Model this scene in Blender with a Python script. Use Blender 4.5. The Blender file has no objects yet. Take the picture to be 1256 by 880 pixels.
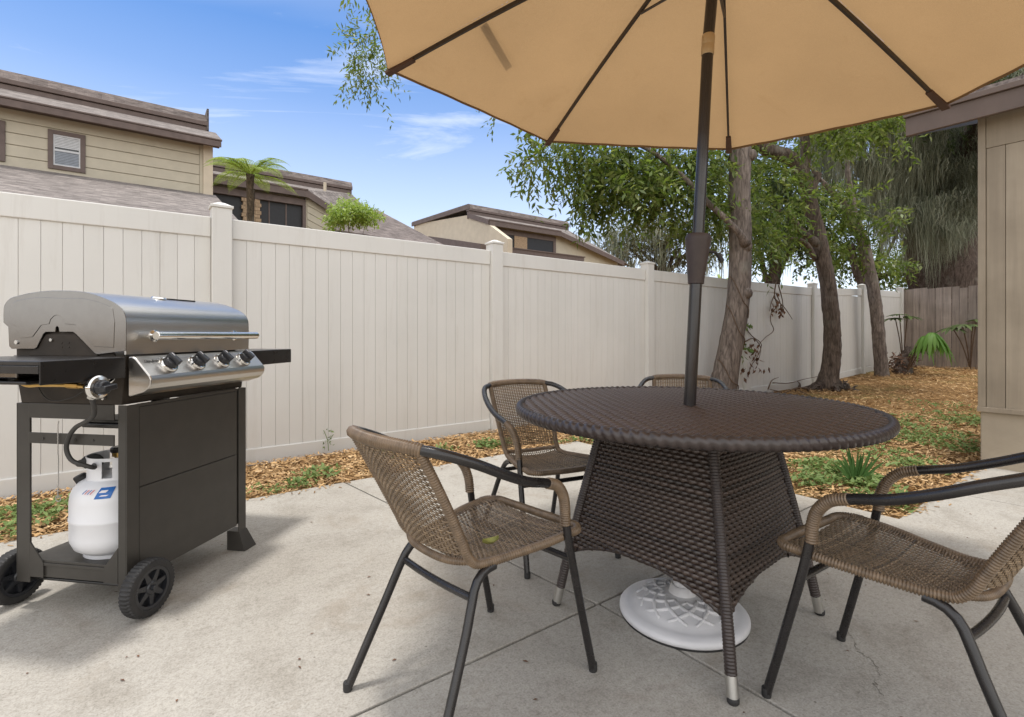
# Patio with gas grill, rattan chairs, wicker table and parasol - procedural Blender scene.
# World frame: metres, camera above the origin looking along +Y.
# The yard frame is (u, w): u runs along the vinyl fence, w away from the camera, square to it.
import bpy, math, random
import numpy as np
from math import sin, cos, pi, radians, sqrt, atan2
from mathutils import Vector, Matrix

S = bpy.context.scene
COL = S.collection
RNG = np.random.default_rng(7)
random.seed(7)
YARD = atan2(.6, .8)
EYE = .95


def uw(u, w, z=0.):
    return (.8 * u - .6 * w, .6 * u + .8 * w, z)


def from_pixel(px, py, Y):
    """image pixel coordinates turned into a scene point at the distance Y in metres"""
    return np.array(((px - 628) / 620 * Y, Y, EYE + (410 - py) / 620 * Y))


def smooth01(a, b, x):
    t = min(1, max(0, (x - a) / (b - a)))
    return t * t * (3 - 2 * t)


def ground_z(u, w):
    return -.022 + .20 * smooth01(9.0, 15.0, u)


# ------------------------------------------------------------------ mesh building
def norm(v):
    v = np.asarray(v, float)
    n = np.linalg.norm(v)
    return v / n if n > 1e-9 else v


class MB:
    def __init__(s):
        s.v = []
        s.f = []

    def add(s, vs, fs):
        o = len(s.v)
        s.v.extend([tuple(map(float, p)) for p in vs])
        s.f.extend([tuple(i + o for i in f) for f in fs])
        return s

    def box(s, x0, x1, y0, y1, z0, z1):
        return s.add([(x0, y0, z0), (x1, y0, z0), (x1, y1, z0), (x0, y1, z0), (x0, y0, z1), (x1, y0, z1), (x1, y1, z1), (x0, y1, z1)],
                     [(0, 3, 2, 1), (4, 5, 6, 7), (0, 1, 5, 4), (1, 2, 6, 5), (2, 3, 7, 6), (3, 0, 4, 7)])

    def obox(s, c, size, R):
        c = np.array(c, float)
        vs = []
        for dz in (-.5, .5):
            for dx, dy in ((-.5, -.5), (.5, -.5), (.5, .5), (-.5, .5)):
                vs.append(c + R @ np.array((dx * size[0], dy * size[1], dz * size[2])))
        return s.add(vs, [(0, 3, 2, 1), (4, 5, 6, 7), (0, 1, 5, 4), (1, 2, 6, 5), (2, 3, 7, 6), (3, 0, 4, 7)])

    def prism(s, poly, axis, d0, d1):
        """extrude a 2-D outline along axis 0/1/2; the other two coordinates are given in order"""
        n = len(poly)
        vs = []
        for d in (d0, d1):
            for a, b in poly:
                p = [a, b]
                p.insert(axis, d)
                vs.append(p)
        fs = [tuple(range(n)), tuple(range(2 * n - 1, n - 1, -1))]
        for i in range(n):
            j = (i + 1) % n
            fs.append((i, i + n, j + n, j))
        return s.add(vs, fs)

    def hull(s, bottom, top):
        """two matching loops of points joined into a solid"""
        n = len(bottom)
        fs = [tuple(range(n - 1, -1, -1)), tuple(range(n, 2 * n))]
        for i in range(n):
            j = (i + 1) % n
            fs.append((i, j, j + n, i + n))
        return s.add(list(bottom) + list(top), fs)

    def tube(s, path, r, n=8, closed=False, caps=True, flat=None):
        P = np.array(path, float)
        m = len(P)
        R = np.full(m, r, float) if np.isscalar(r) else np.array(r, float)
        if closed:
            T = np.roll(P, -1, 0) - np.roll(P, 1, 0)
        else:
            T = np.gradient(P, axis=0)
        T = T / np.maximum(np.linalg.norm(T, axis=1, keepdims=True), 1e-9)
        a = np.array((0, 0, 1.)) if abs(T[0][2]) < .9 else np.array((1., 0, 0))
        N = norm(a - T[0] * a.dot(T[0]))
        vs = []
        ang = np.arange(n) * 2 * pi / n
        for i in range(m):
            N = norm(N - T[i] * N.dot(T[i]))
            B = np.cross(T[i], N)
            k = R[i]
            f2 = 1 if flat is None else flat
            vs.extend(P[i] + k * (np.cos(t) * N * f2 + np.sin(t) * B) for t in ang)
        fs = []
        for i in range(m if closed else m - 1):
            i2 = (i + 1) % m
            for j in range(n):
                j2 = (j + 1) % n
                fs.append((i * n + j, i * n + j2, i2 * n + j2, i2 * n + j))
        if caps and not closed:
            fs.append(tuple(range(n - 1, -1, -1)))
            fs.append(tuple((m - 1) * n + j for j in range(n)))
        return s.add(vs, fs)

    def lathe(s, prof, n=24, origin=(0, 0, 0), R=None, cap=True):
        o = np.array(origin, float)
        vs = []
        for r, z in prof:
            for j in range(n):
                t = 2 * pi * j / n
                p = np.array((r * cos(t), r * sin(t), z))
                vs.append(o + (R @ p if R is not None else p))
        fs = []
        for i in range(len(prof) - 1):
            for j in range(n):
                j2 = (j + 1) % n
                fs.append((i * n + j, i * n + j2, (i + 1) * n + j2, (i + 1) * n + j))
        if cap:
            fs.append(tuple(range(n - 1, -1, -1)))
            fs.append(tuple((len(prof) - 1) * n + j for j in range(n)))
        return s.add(vs, fs)

    def grid(s, fn, nu, nv):
        vs = [fn(i / nu, j / nv) for i in range(nu + 1) for j in range(nv + 1)]
        fs = []
        for i in range(nu):
            for j in range(nv):
                a = i * (nv + 1) + j
                fs.append((a, a + nv + 1, a + nv + 2, a + 1))
        return s.add(vs, fs)

    def build(s, name, mat, parent=None, smooth=False, bevel=0, angle=30, fix=True):
        me = bpy.data.meshes.new(name)
        me.from_pydata(s.v, [], s.f)
        if fix and len(s.f) < 6000:
            import bmesh
            bm = bmesh.new()
            bm.from_mesh(me)
            bmesh.ops.recalc_face_normals(bm, faces=bm.faces)
            bm.to_mesh(me)
            bm.free()
        return link(me, name, mat, parent, smooth, bevel, angle)


def link(me, name, mat, parent=None, smooth=False, bevel=0, angle=30):
    me.materials.append(mat)
    if smooth:
        me.polygons.foreach_set('use_smooth', [True] * len(me.polygons))
        if smooth != 'all':
            me.set_sharp_from_angle(angle=radians(smooth if smooth > 1 else 40))
    me.update()
    o = bpy.data.objects.new(name, me)
    COL.objects.link(o)
    if parent is not None:
        o.parent = parent
    if bevel:
        b = o.modifiers.new('bevel', 'BEVEL')
        b.width = bevel
        b.segments = 2
        b.limit_method = 'ANGLE'
        b.angle_limit = radians(angle)
    return o


def quad_mesh(name, V, mat, parent=None, smooth=False):
    """V: (N, 4, 3) loose quads, one island each"""
    V = np.asarray(V, np.float32)
    n = len(V)
    me = bpy.data.meshes.new(name)
    me.vertices.add(4 * n)
    me.vertices.foreach_set('co', V.reshape(-1))
    me.loops.add(4 * n)
    me.loops.foreach_set('vertex_index', np.arange(4 * n, dtype=np.int32))
    me.polygons.add(n)
    me.polygons.foreach_set('loop_start', np.arange(0, 4 * n, 4, dtype=np.int32))
    me.update(calc_edges=True)
    return link(me, name, mat, parent, 'all' if smooth else False)


def strip_mesh(name, V, mat, parent=None):
    """V: (N, m, 2, 3) loose ribbons of m stations"""
    V = np.asarray(V, np.float32)
    n, m = V.shape[:2]
    me = bpy.data.meshes.new(name)
    me.vertices.add(n * m * 2)
    me.vertices.foreach_set('co', V.reshape(-1))
    base = (np.arange(n) * m * 2)[:, None, None]
    k = (np.arange(m - 1) * 2)[None, :, None]
    q = np.array((0, 1, 3, 2))[None, None, :]
    idx = (base + k + q).reshape(-1).astype(np.int32)
    me.loops.add(len(idx))
    me.loops.foreach_set('vertex_index', idx)
    me.polygons.add(len(idx) // 4)
    me.polygons.foreach_set('loop_start', np.arange(0, len(idx), 4, dtype=np.int32))
    me.update(calc_edges=True)
    return link(me, name, mat, parent, 'all')


def spline(pts, n):
    """Catmull-Rom through pts (any dimension), n samples"""
    P = np.array(pts, float)
    d = np.r_[0, np.cumsum(np.maximum(np.linalg.norm(np.diff(P[:, :3], axis=0), axis=1), 1e-6))]
    t = np.linspace(0, d[-1], n)
    M = np.gradient(P, d, axis=0)
    i = np.clip(np.searchsorted(d, t, side='right') - 1, 0, len(d) - 2)
    h = (d[i + 1] - d[i])[:, None]
    x = ((t - d[i]) / h[:, 0])[:, None]
    return ((2 * x**3 - 3 * x**2 + 1) * P[i] + (x**3 - 2 * x**2 + x) * h * M[i] + (-2 * x**3 + 3 * x**2) * P[i + 1] + (x**3 - x**2) * h * M[i + 1])


def thing(name, label, cat, loc=(0, 0, 0), rotz=0, group=None):
    o = bpy.data.objects.new(name, None)
    o.empty_display_size = .1
    COL.objects.link(o)
    o.location = loc
    o.rotation_euler = (0, 0, rotz)
    return tag(o, label, cat, group)


def tag(o, label, cat, group=None, kind=None):
    if label:
        o['label'] = label
    if cat:
        o['category'] = cat
    if group:
        o['group'] = group
    if kind:
        o['kind'] = kind
    return o


def dup(root, loc, rotz, label, group=None):
    r = root.copy()
    COL.objects.link(r)
    r.location = loc
    r.rotation_euler = (0, 0, rotz)
    r['label'] = label
    if group:
        r['group'] = group
    for ch in list(root.children):
        c = ch.copy()
        COL.objects.link(c)
        c.parent = r
        for g in list(ch.children):
            d = g.copy()
            COL.objects.link(d)
            d.parent = c
    return r


# ------------------------------------------------------------------ materials
class NT:
    def __init__(s, name):
        s.m = bpy.data.materials.new(name)
        s.m.use_nodes = True
        s.t = s.m.node_tree
        s.b = s.t.nodes['Principled BSDF']
        s.out = s.t.nodes['Material Output']

    def n(s, typ, **kw):
        nd = s.t.nodes.new(typ)
        for k, v in kw.items():
            if k.startswith('i_'):
                key = k[2:]
                nd.inputs[int(key) if key.isdigit() else key.replace('_', ' ')].default_value = v
            else:
                setattr(nd, k, v)
        return nd

    def l(s, a, b):
        s.t.links.new(a, b)

    def coord(s, scale=(1, 1, 1), kind='Object', rot=(0, 0, 0)):
        tc = s.n('ShaderNodeTexCoord')
        mp = s.n('ShaderNodeMapping')
        mp.inputs['Scale'].default_value = scale
        mp.inputs['Rotation'].default_value = rot
        s.l(tc.outputs[kind], mp.inputs['Vector'])
        return mp.outputs['Vector']

    def noise(s, vec, scale, detail=4, rough=.55, dist=0):
        nd = s.n('ShaderNodeTexNoise')
        nd.inputs['Scale'].default_value = scale
        nd.inputs['Detail'].default_value = detail
        nd.inputs['Roughness'].default_value = rough
        nd.inputs['Distortion'].default_value = dist
        s.l(vec, nd.inputs['Vector'])
        return nd.outputs['Fac']

    def ramp(s, fac, stops, interp='LINEAR'):
        nd = s.n('ShaderNodeValToRGB')
        nd.color_ramp.interpolation = interp
        e = nd.color_ramp.elements
        while len(e) < len(stops):
            e.new(.5)
        for el, (p, c) in zip(e, stops):
            el.position = p
            el.color = (*c, 1) if len(c) == 3 else c
        s.l(fac, nd.inputs['Fac'])
        return nd.outputs['Color']

    def mix(s, a, b, fac, mode='MIX'):
        nd = s.n('ShaderNodeMix', data_type='RGBA', blend_type=mode)
        for v, k in ((a, 6), (b, 7), (fac, 0)):
            if isinstance(v, (int, float)):
                nd.inputs[k].default_value = v
            elif isinstance(v, tuple):
                nd.inputs[k].default_value = (*v, 1)
            else:
                s.l(v, nd.inputs[k])
        return nd.outputs[2]

    def bump(s, h, strength=.3, dist=.01):
        nd = s.n('ShaderNodeBump')
        nd.inputs['Strength'].default_value = strength
        nd.inputs['Distance'].default_value = dist
        s.l(h, nd.inputs['Height'])
        s.l(nd.outputs['Normal'], s.b.inputs['Normal'])

    def set(s, col=None, rough=None, metal=None, spec=None):
        for v, k in ((col, 'Base Color'), (rough, 'Roughness'), (metal, 'Metallic'), (spec, 'Specular IOR Level')):
            if v is None:
                continue
            if isinstance(v, (int, float)):
                s.b.inputs[k].default_value = v
            elif isinstance(v, tuple):
                s.b.inputs[k].default_value = (*v, 1)
            else:
                s.l(v, s.b.inputs[k])
        return s.m


def sc(c, k):
    return tuple(min(1, max(0, x * k)) for x in c)


def plain(name, col, rough=.5, metal=0, var=.12, scale=9, bump=0, bscale=80, stretch=(1, 1, 1), spec=None, rv=.1):
    t = NT(name)
    v = t.coord(stretch)
    f = t.noise(v, scale, 5)
    c = t.ramp(f, [(.3, sc(col, 1 - var)), (.7, sc(col, 1 + var))])
    if rv:
        mr = t.n('ShaderNodeMapRange')
        mr.inputs['To Min'].default_value = max(.02, rough - rv)
        mr.inputs['To Max'].default_value = min(1, rough + rv)
        t.l(t.noise(v, scale * 2.3, 4), mr.inputs['Value'])
        rr = mr.outputs['Result']
    else:
        rr = rough
    if bump:
        t.bump(t.noise(v, bscale, 3), bump, .004)
    return t.set(c, rr, metal, spec)


def island(name, cols, rough=.6, trans=0, spec=.3, tcol=None, noise=0):
    """colour drawn per loose piece (leaf, chip, strand)"""
    t = NT(name)
    g = t.n('ShaderNodeNewGeometry')
    k = len(cols)
    c = t.ramp(g.outputs['Random Per Island'], [(i / max(1, k - 1), q) for i, q in enumerate(cols)])
    if noise:
        f = t.noise(t.coord(kind='Object'), noise, 2)
        c = t.mix(c, t.mix(c, (1.35, 1.3, .9), 1, 'MULTIPLY'), f)
    t.set(c, rough, 0, spec)
    if trans:
        tr = t.n('ShaderNodeBsdfTranslucent')
        if tcol:
            t.l(t.mix(c, tcol, 1, 'MULTIPLY'), tr.inputs['Color'])
        else:
            t.l(c, tr.inputs['Color'])
        ms = t.n('ShaderNodeMixShader')
        ms.inputs[0].default_value = trans
        t.l(t.b.outputs[0], ms.inputs[1])
        t.l(tr.outputs[0], ms.inputs[2])
        t.l(ms.outputs[0], t.out.inputs['Surface'])
    return t.m


def concrete():
    t = NT('concrete')
    v = t.coord(kind='Object')
    big = t.noise(v, .9, 4, .6, .4)
    mid = t.noise(v, 5, 6, .65)
    fine = t.noise(v, 160, 2, .7)
    c = t.ramp(big, [(.3, (.315, .29, .255)), (.5, (.365, .342, .306)), (.72, (.41, .388, .352))])
    c = t.mix(c, t.ramp(mid, [(.28, (.72, .70, .67)), (.5, (1, 1, 1)), (.75, (1.06, 1.06, 1.05))]), .8, 'MULTIPLY')
    c = t.mix(c, t.ramp(fine, [(.3, (.72, .71, .69)), (.5, (1, 1, 1)), (.72, (1.14, 1.14, 1.14))]), .8, 'MULTIPLY')
    g2 = t.noise(v, 55, 3, .7)
    c = t.mix(c, t.ramp(g2, [(.3, (.78, .77, .75)), (.5, (1, 1, 1)), (.7, (1.1, 1.1, 1.1))]), .8, 'MULTIPLY')
    st = t.noise(v, 1.9, 6, .66, 1.4)
    c = t.mix(c, (.25, .205, .155), t.ramp(st, [(.55, (0, 0, 0)), (.76, (.6, .6, .6))]))
    vo = t.n('ShaderNodeTexVoronoi')
    vo.inputs['Scale'].default_value = 26
    t.l(v, vo.inputs['Vector'])
    sp = t.ramp(vo.outputs['Distance'], [(.05, (1, 1, 1)), (.11, (0, 0, 0))])
    pick = t.ramp(t.noise(v, 14, 1), [(.60, (0, 0, 0)), (.66, (1, 1, 1))])
    c = t.mix(c, (.17, .15, .125), t.mix(sp, pick, 1, 'MULTIPLY'))
    h = t.mix(fine, mid, .35)
    t.bump(h, .6, .004)
    return t.set(c, .88, 0, .25)


def bark(name, dark, light, zs=.25, scale=22):
    t = NT(name)
    v = t.coord((1, 1, zs))
    f = t.noise(v, scale, 6, .65, .6)
    vo = t.n('ShaderNodeTexVoronoi', feature='DISTANCE_TO_EDGE')
    vo.inputs['Scale'].default_value = scale * .9
    t.l(t.coord((1, 1, zs * .6)), vo.inputs['Vector'])
    c = t.ramp(f, [(.32, dark), (.55, tuple((a + b) / 2 for a, b in zip(dark, light))), (.75, light)])
    c = t.mix(c, t.ramp(vo.outputs['Distance'], [(0, (.5, .5, .5)), (.12, (1, 1, 1))]), .7, 'MULTIPLY')
    blot = t.noise(t.coord(), 3, 3)
    c = t.mix(c, (.26, .25, .21), t.ramp(blot, [(.58, (0, 0, 0)), (.75, (.5, .5, .5))]))
    t.bump(t.mix(f, vo.outputs['Distance'], .4), .9, .02)
    return t.set(c, .9, 0, .2)


def shingle(name, base):
    t = NT(name)
    v = t.coord()
    br = t.n('ShaderNodeTexBrick')
    br.inputs['Scale'].default_value = 1
    br.inputs['Brick Width'].default_value = .30
    br.inputs['Row Height'].default_value = .12
    br.inputs['Mortar Size'].default_value = .006
    br.inputs['Mortar Smooth'].default_value = 1
    br.inputs['Bias'].default_value = 0
    br.inputs['Color1'].default_value = (*sc(base, .82), 1)
    br.inputs['Color2'].default_value = (*sc(base, 1.2), 1)
    br.inputs['Mortar'].default_value = (*sc(base, .72), 1)
    t.l(v, br.inputs['Vector'])
    n2 = t.noise(v, 1.4, 5, .6)
    c = t.mix(br.outputs['Color'], t.ramp(n2, [(.3, (.8, .78, .77)), (.7, (1.12, 1.1, 1.08))]), 1, 'MULTIPLY')
    c = t.mix(c, t.ramp(t.noise(v, 60, 2), [(.3, (.8, .8, .8)), (.7, (1.15, 1.15, 1.15))]), .8, 'MULTIPLY')
    tabs = t.noise(t.coord((3.2, 16, 16)), 1.0, 4, .7)
    c = t.mix(c, t.ramp(tabs, [(.36, (.5, .48, .47)), (.5, (1, 1, 1)), (.64, (1.4, 1.38, 1.35))]), .9, 'MULTIPLY')
    t.bump(t.mix(tabs, t.noise(v, 50, 2), .4), .5, .02)
    return t.set(c, .95, 0, .2)


def planks(name, base, stretch=(30, 30, 1.2), var=.3, bump=.3):
    t = NT(name)
    v = t.coord(stretch)
    f = t.noise(v, 1.2, 6, .6, .3)
    g = t.n('ShaderNodeNewGeometry')
    c = t.ramp(f, [(.28, sc(base, 1 - var)), (.5, base), (.75, sc(base, 1 + var))])
    c = t.mix(c, t.ramp(g.outputs['Random Per Island'], [(0, (.8, .79, .78)), (1, (1.15, 1.15, 1.15))]), 1, 'MULTIPLY')
    c = t.mix(c, t.ramp(t.noise(t.coord(), 2.5, 4), [(.35, (.78, .77, .76)), (.65, (1.08, 1.08, 1.08))]), .8, 'MULTIPLY')
    t.bump(f, bump, .006)
    return t.set(c, .85, 0, .25)


def vinyl():
    t = NT('vinyl')
    v = t.coord()
    base = (.665, .65, .615)
    c = t.ramp(t.noise(v, .8, 5, .6), [(.3, sc(base, .94)), (.7, sc(base, 1.05))])
    g = t.n('ShaderNodeNewGeometry')
    c = t.mix(c, t.ramp(g.outputs['Random Per Island'], [(0, (.975, .975, .97)), (1, (1.02, 1.02, 1.02))]), 1, 'MULTIPLY')
    dirt = t.noise(t.coord((5, 5, .35)), 3, 7, .72, .5)
    c = t.mix(c, (.40, .36, .30), t.ramp(dirt, [(.54, (0, 0, 0)), (.84, (.36, .36, .36))]))
    t.bump(t.noise(v, 35, 3), .06, .003)
    return t.set(c, .45, 0, .4)


def steel(name, base, rough, sx=(1, 60, 60)):
    t = NT(name)
    v = t.coord(sx)
    f = t.noise(v, 6, 3)
    c = t.ramp(f, [(.3, sc(base, .965)), (.7, sc(base, 1.03))])
    mr = t.n('ShaderNodeMapRange')
    mr.inputs['To Min'].default_value = rough - .03
    mr.inputs['To Max'].default_value = rough + .04
    t.l(t.noise(t.coord(), 9, 5), mr.inputs['Value'])
    t.bump(f, .05, .001)
    return t.set(c, mr.outputs['Result'], 1.0)


def canvas():
    t = NT('canvas')
    v = t.coord()
    base = (.42, .297, .175)
    c = t.ramp(t.noise(v, 2.2, 5), [(.3, sc(base, .94)), (.7, sc(base, 1.05))])
    wv = t.noise(t.coord((400, 400, 400)), 1, 1)
    c = t.mix(c, t.ramp(wv, [(.3, (.93, .93, .93)), (.7, (1.05, 1.05, 1.05))]), 1, 'MULTIPLY')
    c = t.mix(c, (.30, .19, .09), t.ramp(t.noise(v, 5, 6, .7, .8), [(.60, (0, 0, 0)), (.85, (.35, .35, .35))]))
    t.set(c, .95, 0, .1)
    tr = t.n('ShaderNodeBsdfTranslucent')
    t.l(t.mix(c, (1.15, 1.0, .8), 1, 'MULTIPLY'), tr.inputs['Color'])
    ms = t.n('ShaderNodeMixShader')
    ms.inputs[0].default_value = .34
    t.l(t.b.outputs[0], ms.inputs[1])
    t.l(tr.outputs[0], ms.inputs[2])
    t.l(ms.outputs[0], t.out.inputs['Surface'])
    t.bump(t.mix(t.noise(v, 2.6, 4, .6, 1.2), t.noise(t.coord((1, 1, 1)), 340, 1), .12), .5, .03)
    return t.m


def soil():
    t = NT('soil')
    v = t.coord()
    a = t.noise(v, 1.1, 5, .6)
    b = t.noise(v, 24, 5, .7)
    c = t.ramp(b, [(.3, (.07, .042, .022)), (.5, (.21, .12, .05)), (.7, (.36, .21, .09))])
    c = t.mix(c, (.12, .15, .045), t.ramp(a, [(.52, (0, 0, 0)), (.68, (.55, .55, .55))]))
    t.bump(b, .8, .02)
    return t.set(c, .95, 0, .1)


M = dict(
    concrete=concrete(), soil=soil(), vinyl=vinyl(), canvas=canvas(),
    joint=plain('joint_dirt', (.075, .06, .045), .95, scale=30),
    crack=plain('crack_dirt', (.16, .14, .115), .95, scale=30),
    chip=island('wood_chip', [(.13, .075, .038), (.42, .26, .12), (.54, .35, .17), (.28, .16, .075), (.62, .44, .25), (.36, .22, .10), (.20, .12, .06)], .9, spec=.1),
    weed=island('weed_leaf', [(.10, .16, .04), (.16, .24, .07), (.22, .30, .10), (.13, .18, .05)], .6, .3),
    leaf=island('broad_leaf', [(.05, .08, .022), (.125, .18, .045), (.20, .27, .07), (.075, .115, .032), (.26, .30, .115), (.15, .17, .065), (.11, .155, .04)], .4, .48, tcol=(1.3, 1.35, .7)),
    leaf_bright=island('bright_leaf', [(.08, .18, .03), (.13, .26, .05), (.18, .31, .07), (.09, .19, .035)], .5, .4, tcol=(1.3, 1.35, .7)),
    leaf_dark=island('dark_leaf', [(.05, .075, .026), (.10, .145, .045), (.15, .205, .07), (.07, .10, .035), (.13, .16, .07)], .5, .35),
    leaf_olive=island('olive_leaf', [(.07, .075, .035), (.11, .10, .05), (.09, .10, .045), (.15, .13, .07)], .6, .25),
    fern=island('fern_leaf', [(.20, .30, .06), (.29, .40, .10), (.36, .46, .14), (.24, .34, .08)], .5, .4, tcol=(1.2, 1.2, .7)),
    palm=island('palm_leaf', [(.05, .12, .03), (.08, .17, .045), (.11, .20, .06)], .45, .2),
    dry=island('dry_leaf', [(.10, .05, .03), (.19, .10, .06), (.14, .075, .05)], .8, .15),
    moss=island('hanging_moss', [(.25, .27, .19), (.34, .36, .265), (.16, .18, .12), (.44, .455, .36), (.10, .115, .075)], .95, .4, spec=.1),
    bark=bark('bark_grey', (.10, .079, .067), (.33, .272, .232)),
    bark_red=bark('bark_brown', (.066, .05, .041), (.235, .18, .143)),
    bark_dark=bark('bark_dark', (.05, .036, .03), (.20, .155, .13)),
    fernbark=bark('fern_bark', (.04, .032, .022), (.17, .125, .085), .6, 30),
    vine=plain('vine_stem', (.12, .075, .045), .85, var=.3, scale=30),
    wicker=None,
)
M['wicker'] = island('brown_wicker', [(.115, .077, .043), (.21, .144, .084), (.155, .106, .061), (.30, .212, .128), (.055, .036, .021)], .3, spec=.6)
M['wicker_wrap'] = plain('wicker_wrap', (.158, .108, .066), .36, var=.3, scale=40, spec=.5)
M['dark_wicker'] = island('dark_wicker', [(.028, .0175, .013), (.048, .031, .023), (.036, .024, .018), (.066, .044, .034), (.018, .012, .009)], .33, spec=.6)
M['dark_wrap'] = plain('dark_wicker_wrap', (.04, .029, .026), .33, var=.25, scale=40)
M['dark_core'] = plain('dark_core', (.018, .013, .012), .7)
M['tube'] = plain('chair_tube', (.017, .015, .015), .28, 0, .25, 20, spec=.55)
M['pole'] = plain('pole_paint', (.017, .013, .012), .22, 0, .2, 14, spec=.6)
M['plastic'] = plain('dark_plastic', (.040, .026, .022), .5, 0, .15, 20)
M['strap'] = plain('rib_paint', (.035, .024, .018), .5)
M['pocket'] = plain('pocket_cloth', (.085, .045, .028), .9, bump=.2, bscale=300)
M['ferrule'] = steel('brushed_cap', (.62, .61, .58), .35)
M['tilt'] = plain('tilt_brass', (.42, .30, .16), .45, .3)
M['white_base'] = plain('white_resin', (.66, .65, .66), .4, 0, .06, 12, spec=.5)
M['grey_dirt'] = plain('relief_grime', (.38, .38, .39), .6, 0, .15, 30)
M['black_rubber'] = plain('black_rubber', (.022, .021, .021), .65, 0, .3, 30, bump=.2, bscale=120)


def wrapped(mb, path, r, pitch=.0068, n=9, amp=.0022):
    """a tube bound with cane: rings of strand along its length"""
    P = np.array(path, float)
    L = np.linalg.norm(np.diff(P, axis=0), axis=1).sum()
    m = max(6, int(L / pitch) * 4 + 1)
    Q = spline(P, m)
    k = np.arange(m) % 4
    R = r + np.array((-amp, amp * .35, amp * .7, amp * .35))[k]
    return mb.tube(Q, R, n)


def weave(mb, surf, t0, t1, pitch, nwarp, amp, smax, sw=.0025, th=.0014, warps=True):
    """woven sheet of round strands over surf(s, t) -> (point, normal)"""
    rows = int(abs(t1 - t0) / pitch) + 1
    ts = np.linspace(t0, t1, rows)
    sw_pos = np.linspace(-smax, smax, nwarp)
    ds = sw_pos[1] - sw_pos[0]
    samples = [(-1., 0), (-(1 + smax) / 2, 0)]
    for i, s in enumerate(sw_pos):
        samples.append((s, 1 if i % 2 == 0 else -1))
        if i < nwarp - 1:
            samples.append((s + ds / 2, 0))
    samples += [((1 + smax) / 2, 0), (1., 0)]

    def strand(pts, nrm):
        m = len(pts)
        T = np.gradient(pts, axis=0)
        T /= np.maximum(np.linalg.norm(T, axis=1, keepdims=True), 1e-9)
        B = np.cross(nrm, T)
        B /= np.maximum(np.linalg.norm(B, axis=1, keepdims=True), 1e-9)
        vs = np.stack([pts + B * sw, pts + nrm * th, pts - B * sw, pts - nrm * th], 1).reshape(-1, 3)
        fs = []
        for i in range(m - 1):
            for j in range(4):
                j2 = (j + 1) % 4
                fs.append((i * 4 + j, i * 4 + j2, i * 4 + 4 + j2, i * 4 + 4 + j))
        mb.add(vs, fs)

    for k, t in enumerate(ts):
        sg = 1 if k % 2 == 0 else -1
        pn = [surf(s, t) for s, _ in samples]
        N = np.array([q[1] for q in pn])
        P = np.array([q[0] for q in pn]) + N * (np.array([a for _, a in samples]) * sg * amp)[:, None]
        strand(P, N)
    if warps:
        tt = np.linspace(t0, t1, rows * 2 - 1)
        for i, s in enumerate(sw_pos):
            pn = [surf(s, t) for t in tt]
            N = np.array([q[1] for q in pn])
            off = np.array([0 if j % 2 else (-1 if (i + j // 2) % 2 == 0 else 1) for j in range(len(tt))])
            strand(np.array([q[0] for q in pn]) + N * (off * amp)[:, None], N)


# ------------------------------------------------------------------ rattan armchair
RAIL = [(.150, -.290, .700), (.149, -.246, .62), (.146, -.203, .54), (.141, -.162, .46), (.137, -.137, .412), (.135, -.114, .391), (.138, -.084, .386),
        (.156, .0, .388), (.180, .10, .395), (.188, .19, .400)]


def rail_at(key, val):
    R = np.array(RAIL)
    if key == 'z':
        q = R[:6][::-1]
        return [np.interp(val, q[:, 2], q[:, c]) for c in range(3)]
    q = R[4:]
    return [np.interp(val, q[:, 1], q[:, c]) for c in range(3)]


def seat_surf(s, y):
    x, _, z = rail_at('y', min(y, .19))
    if y > .19:
        x, z = .188, .400 - (y - .19) * .05
    dip = .016 * (1 - s * s)
    p = np.array((s * x, y, z + .004 - dip))
    return p, norm((.06 * s, .06 if y < -.06 else -.03, 1))


def back_surf(s, z):
    x, y, _ = rail_at('z', z)
    p = np.array((s * x, y - .032 * (1 - s * s), z))
    return p, norm((-.4 * s, 1, .33))


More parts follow.
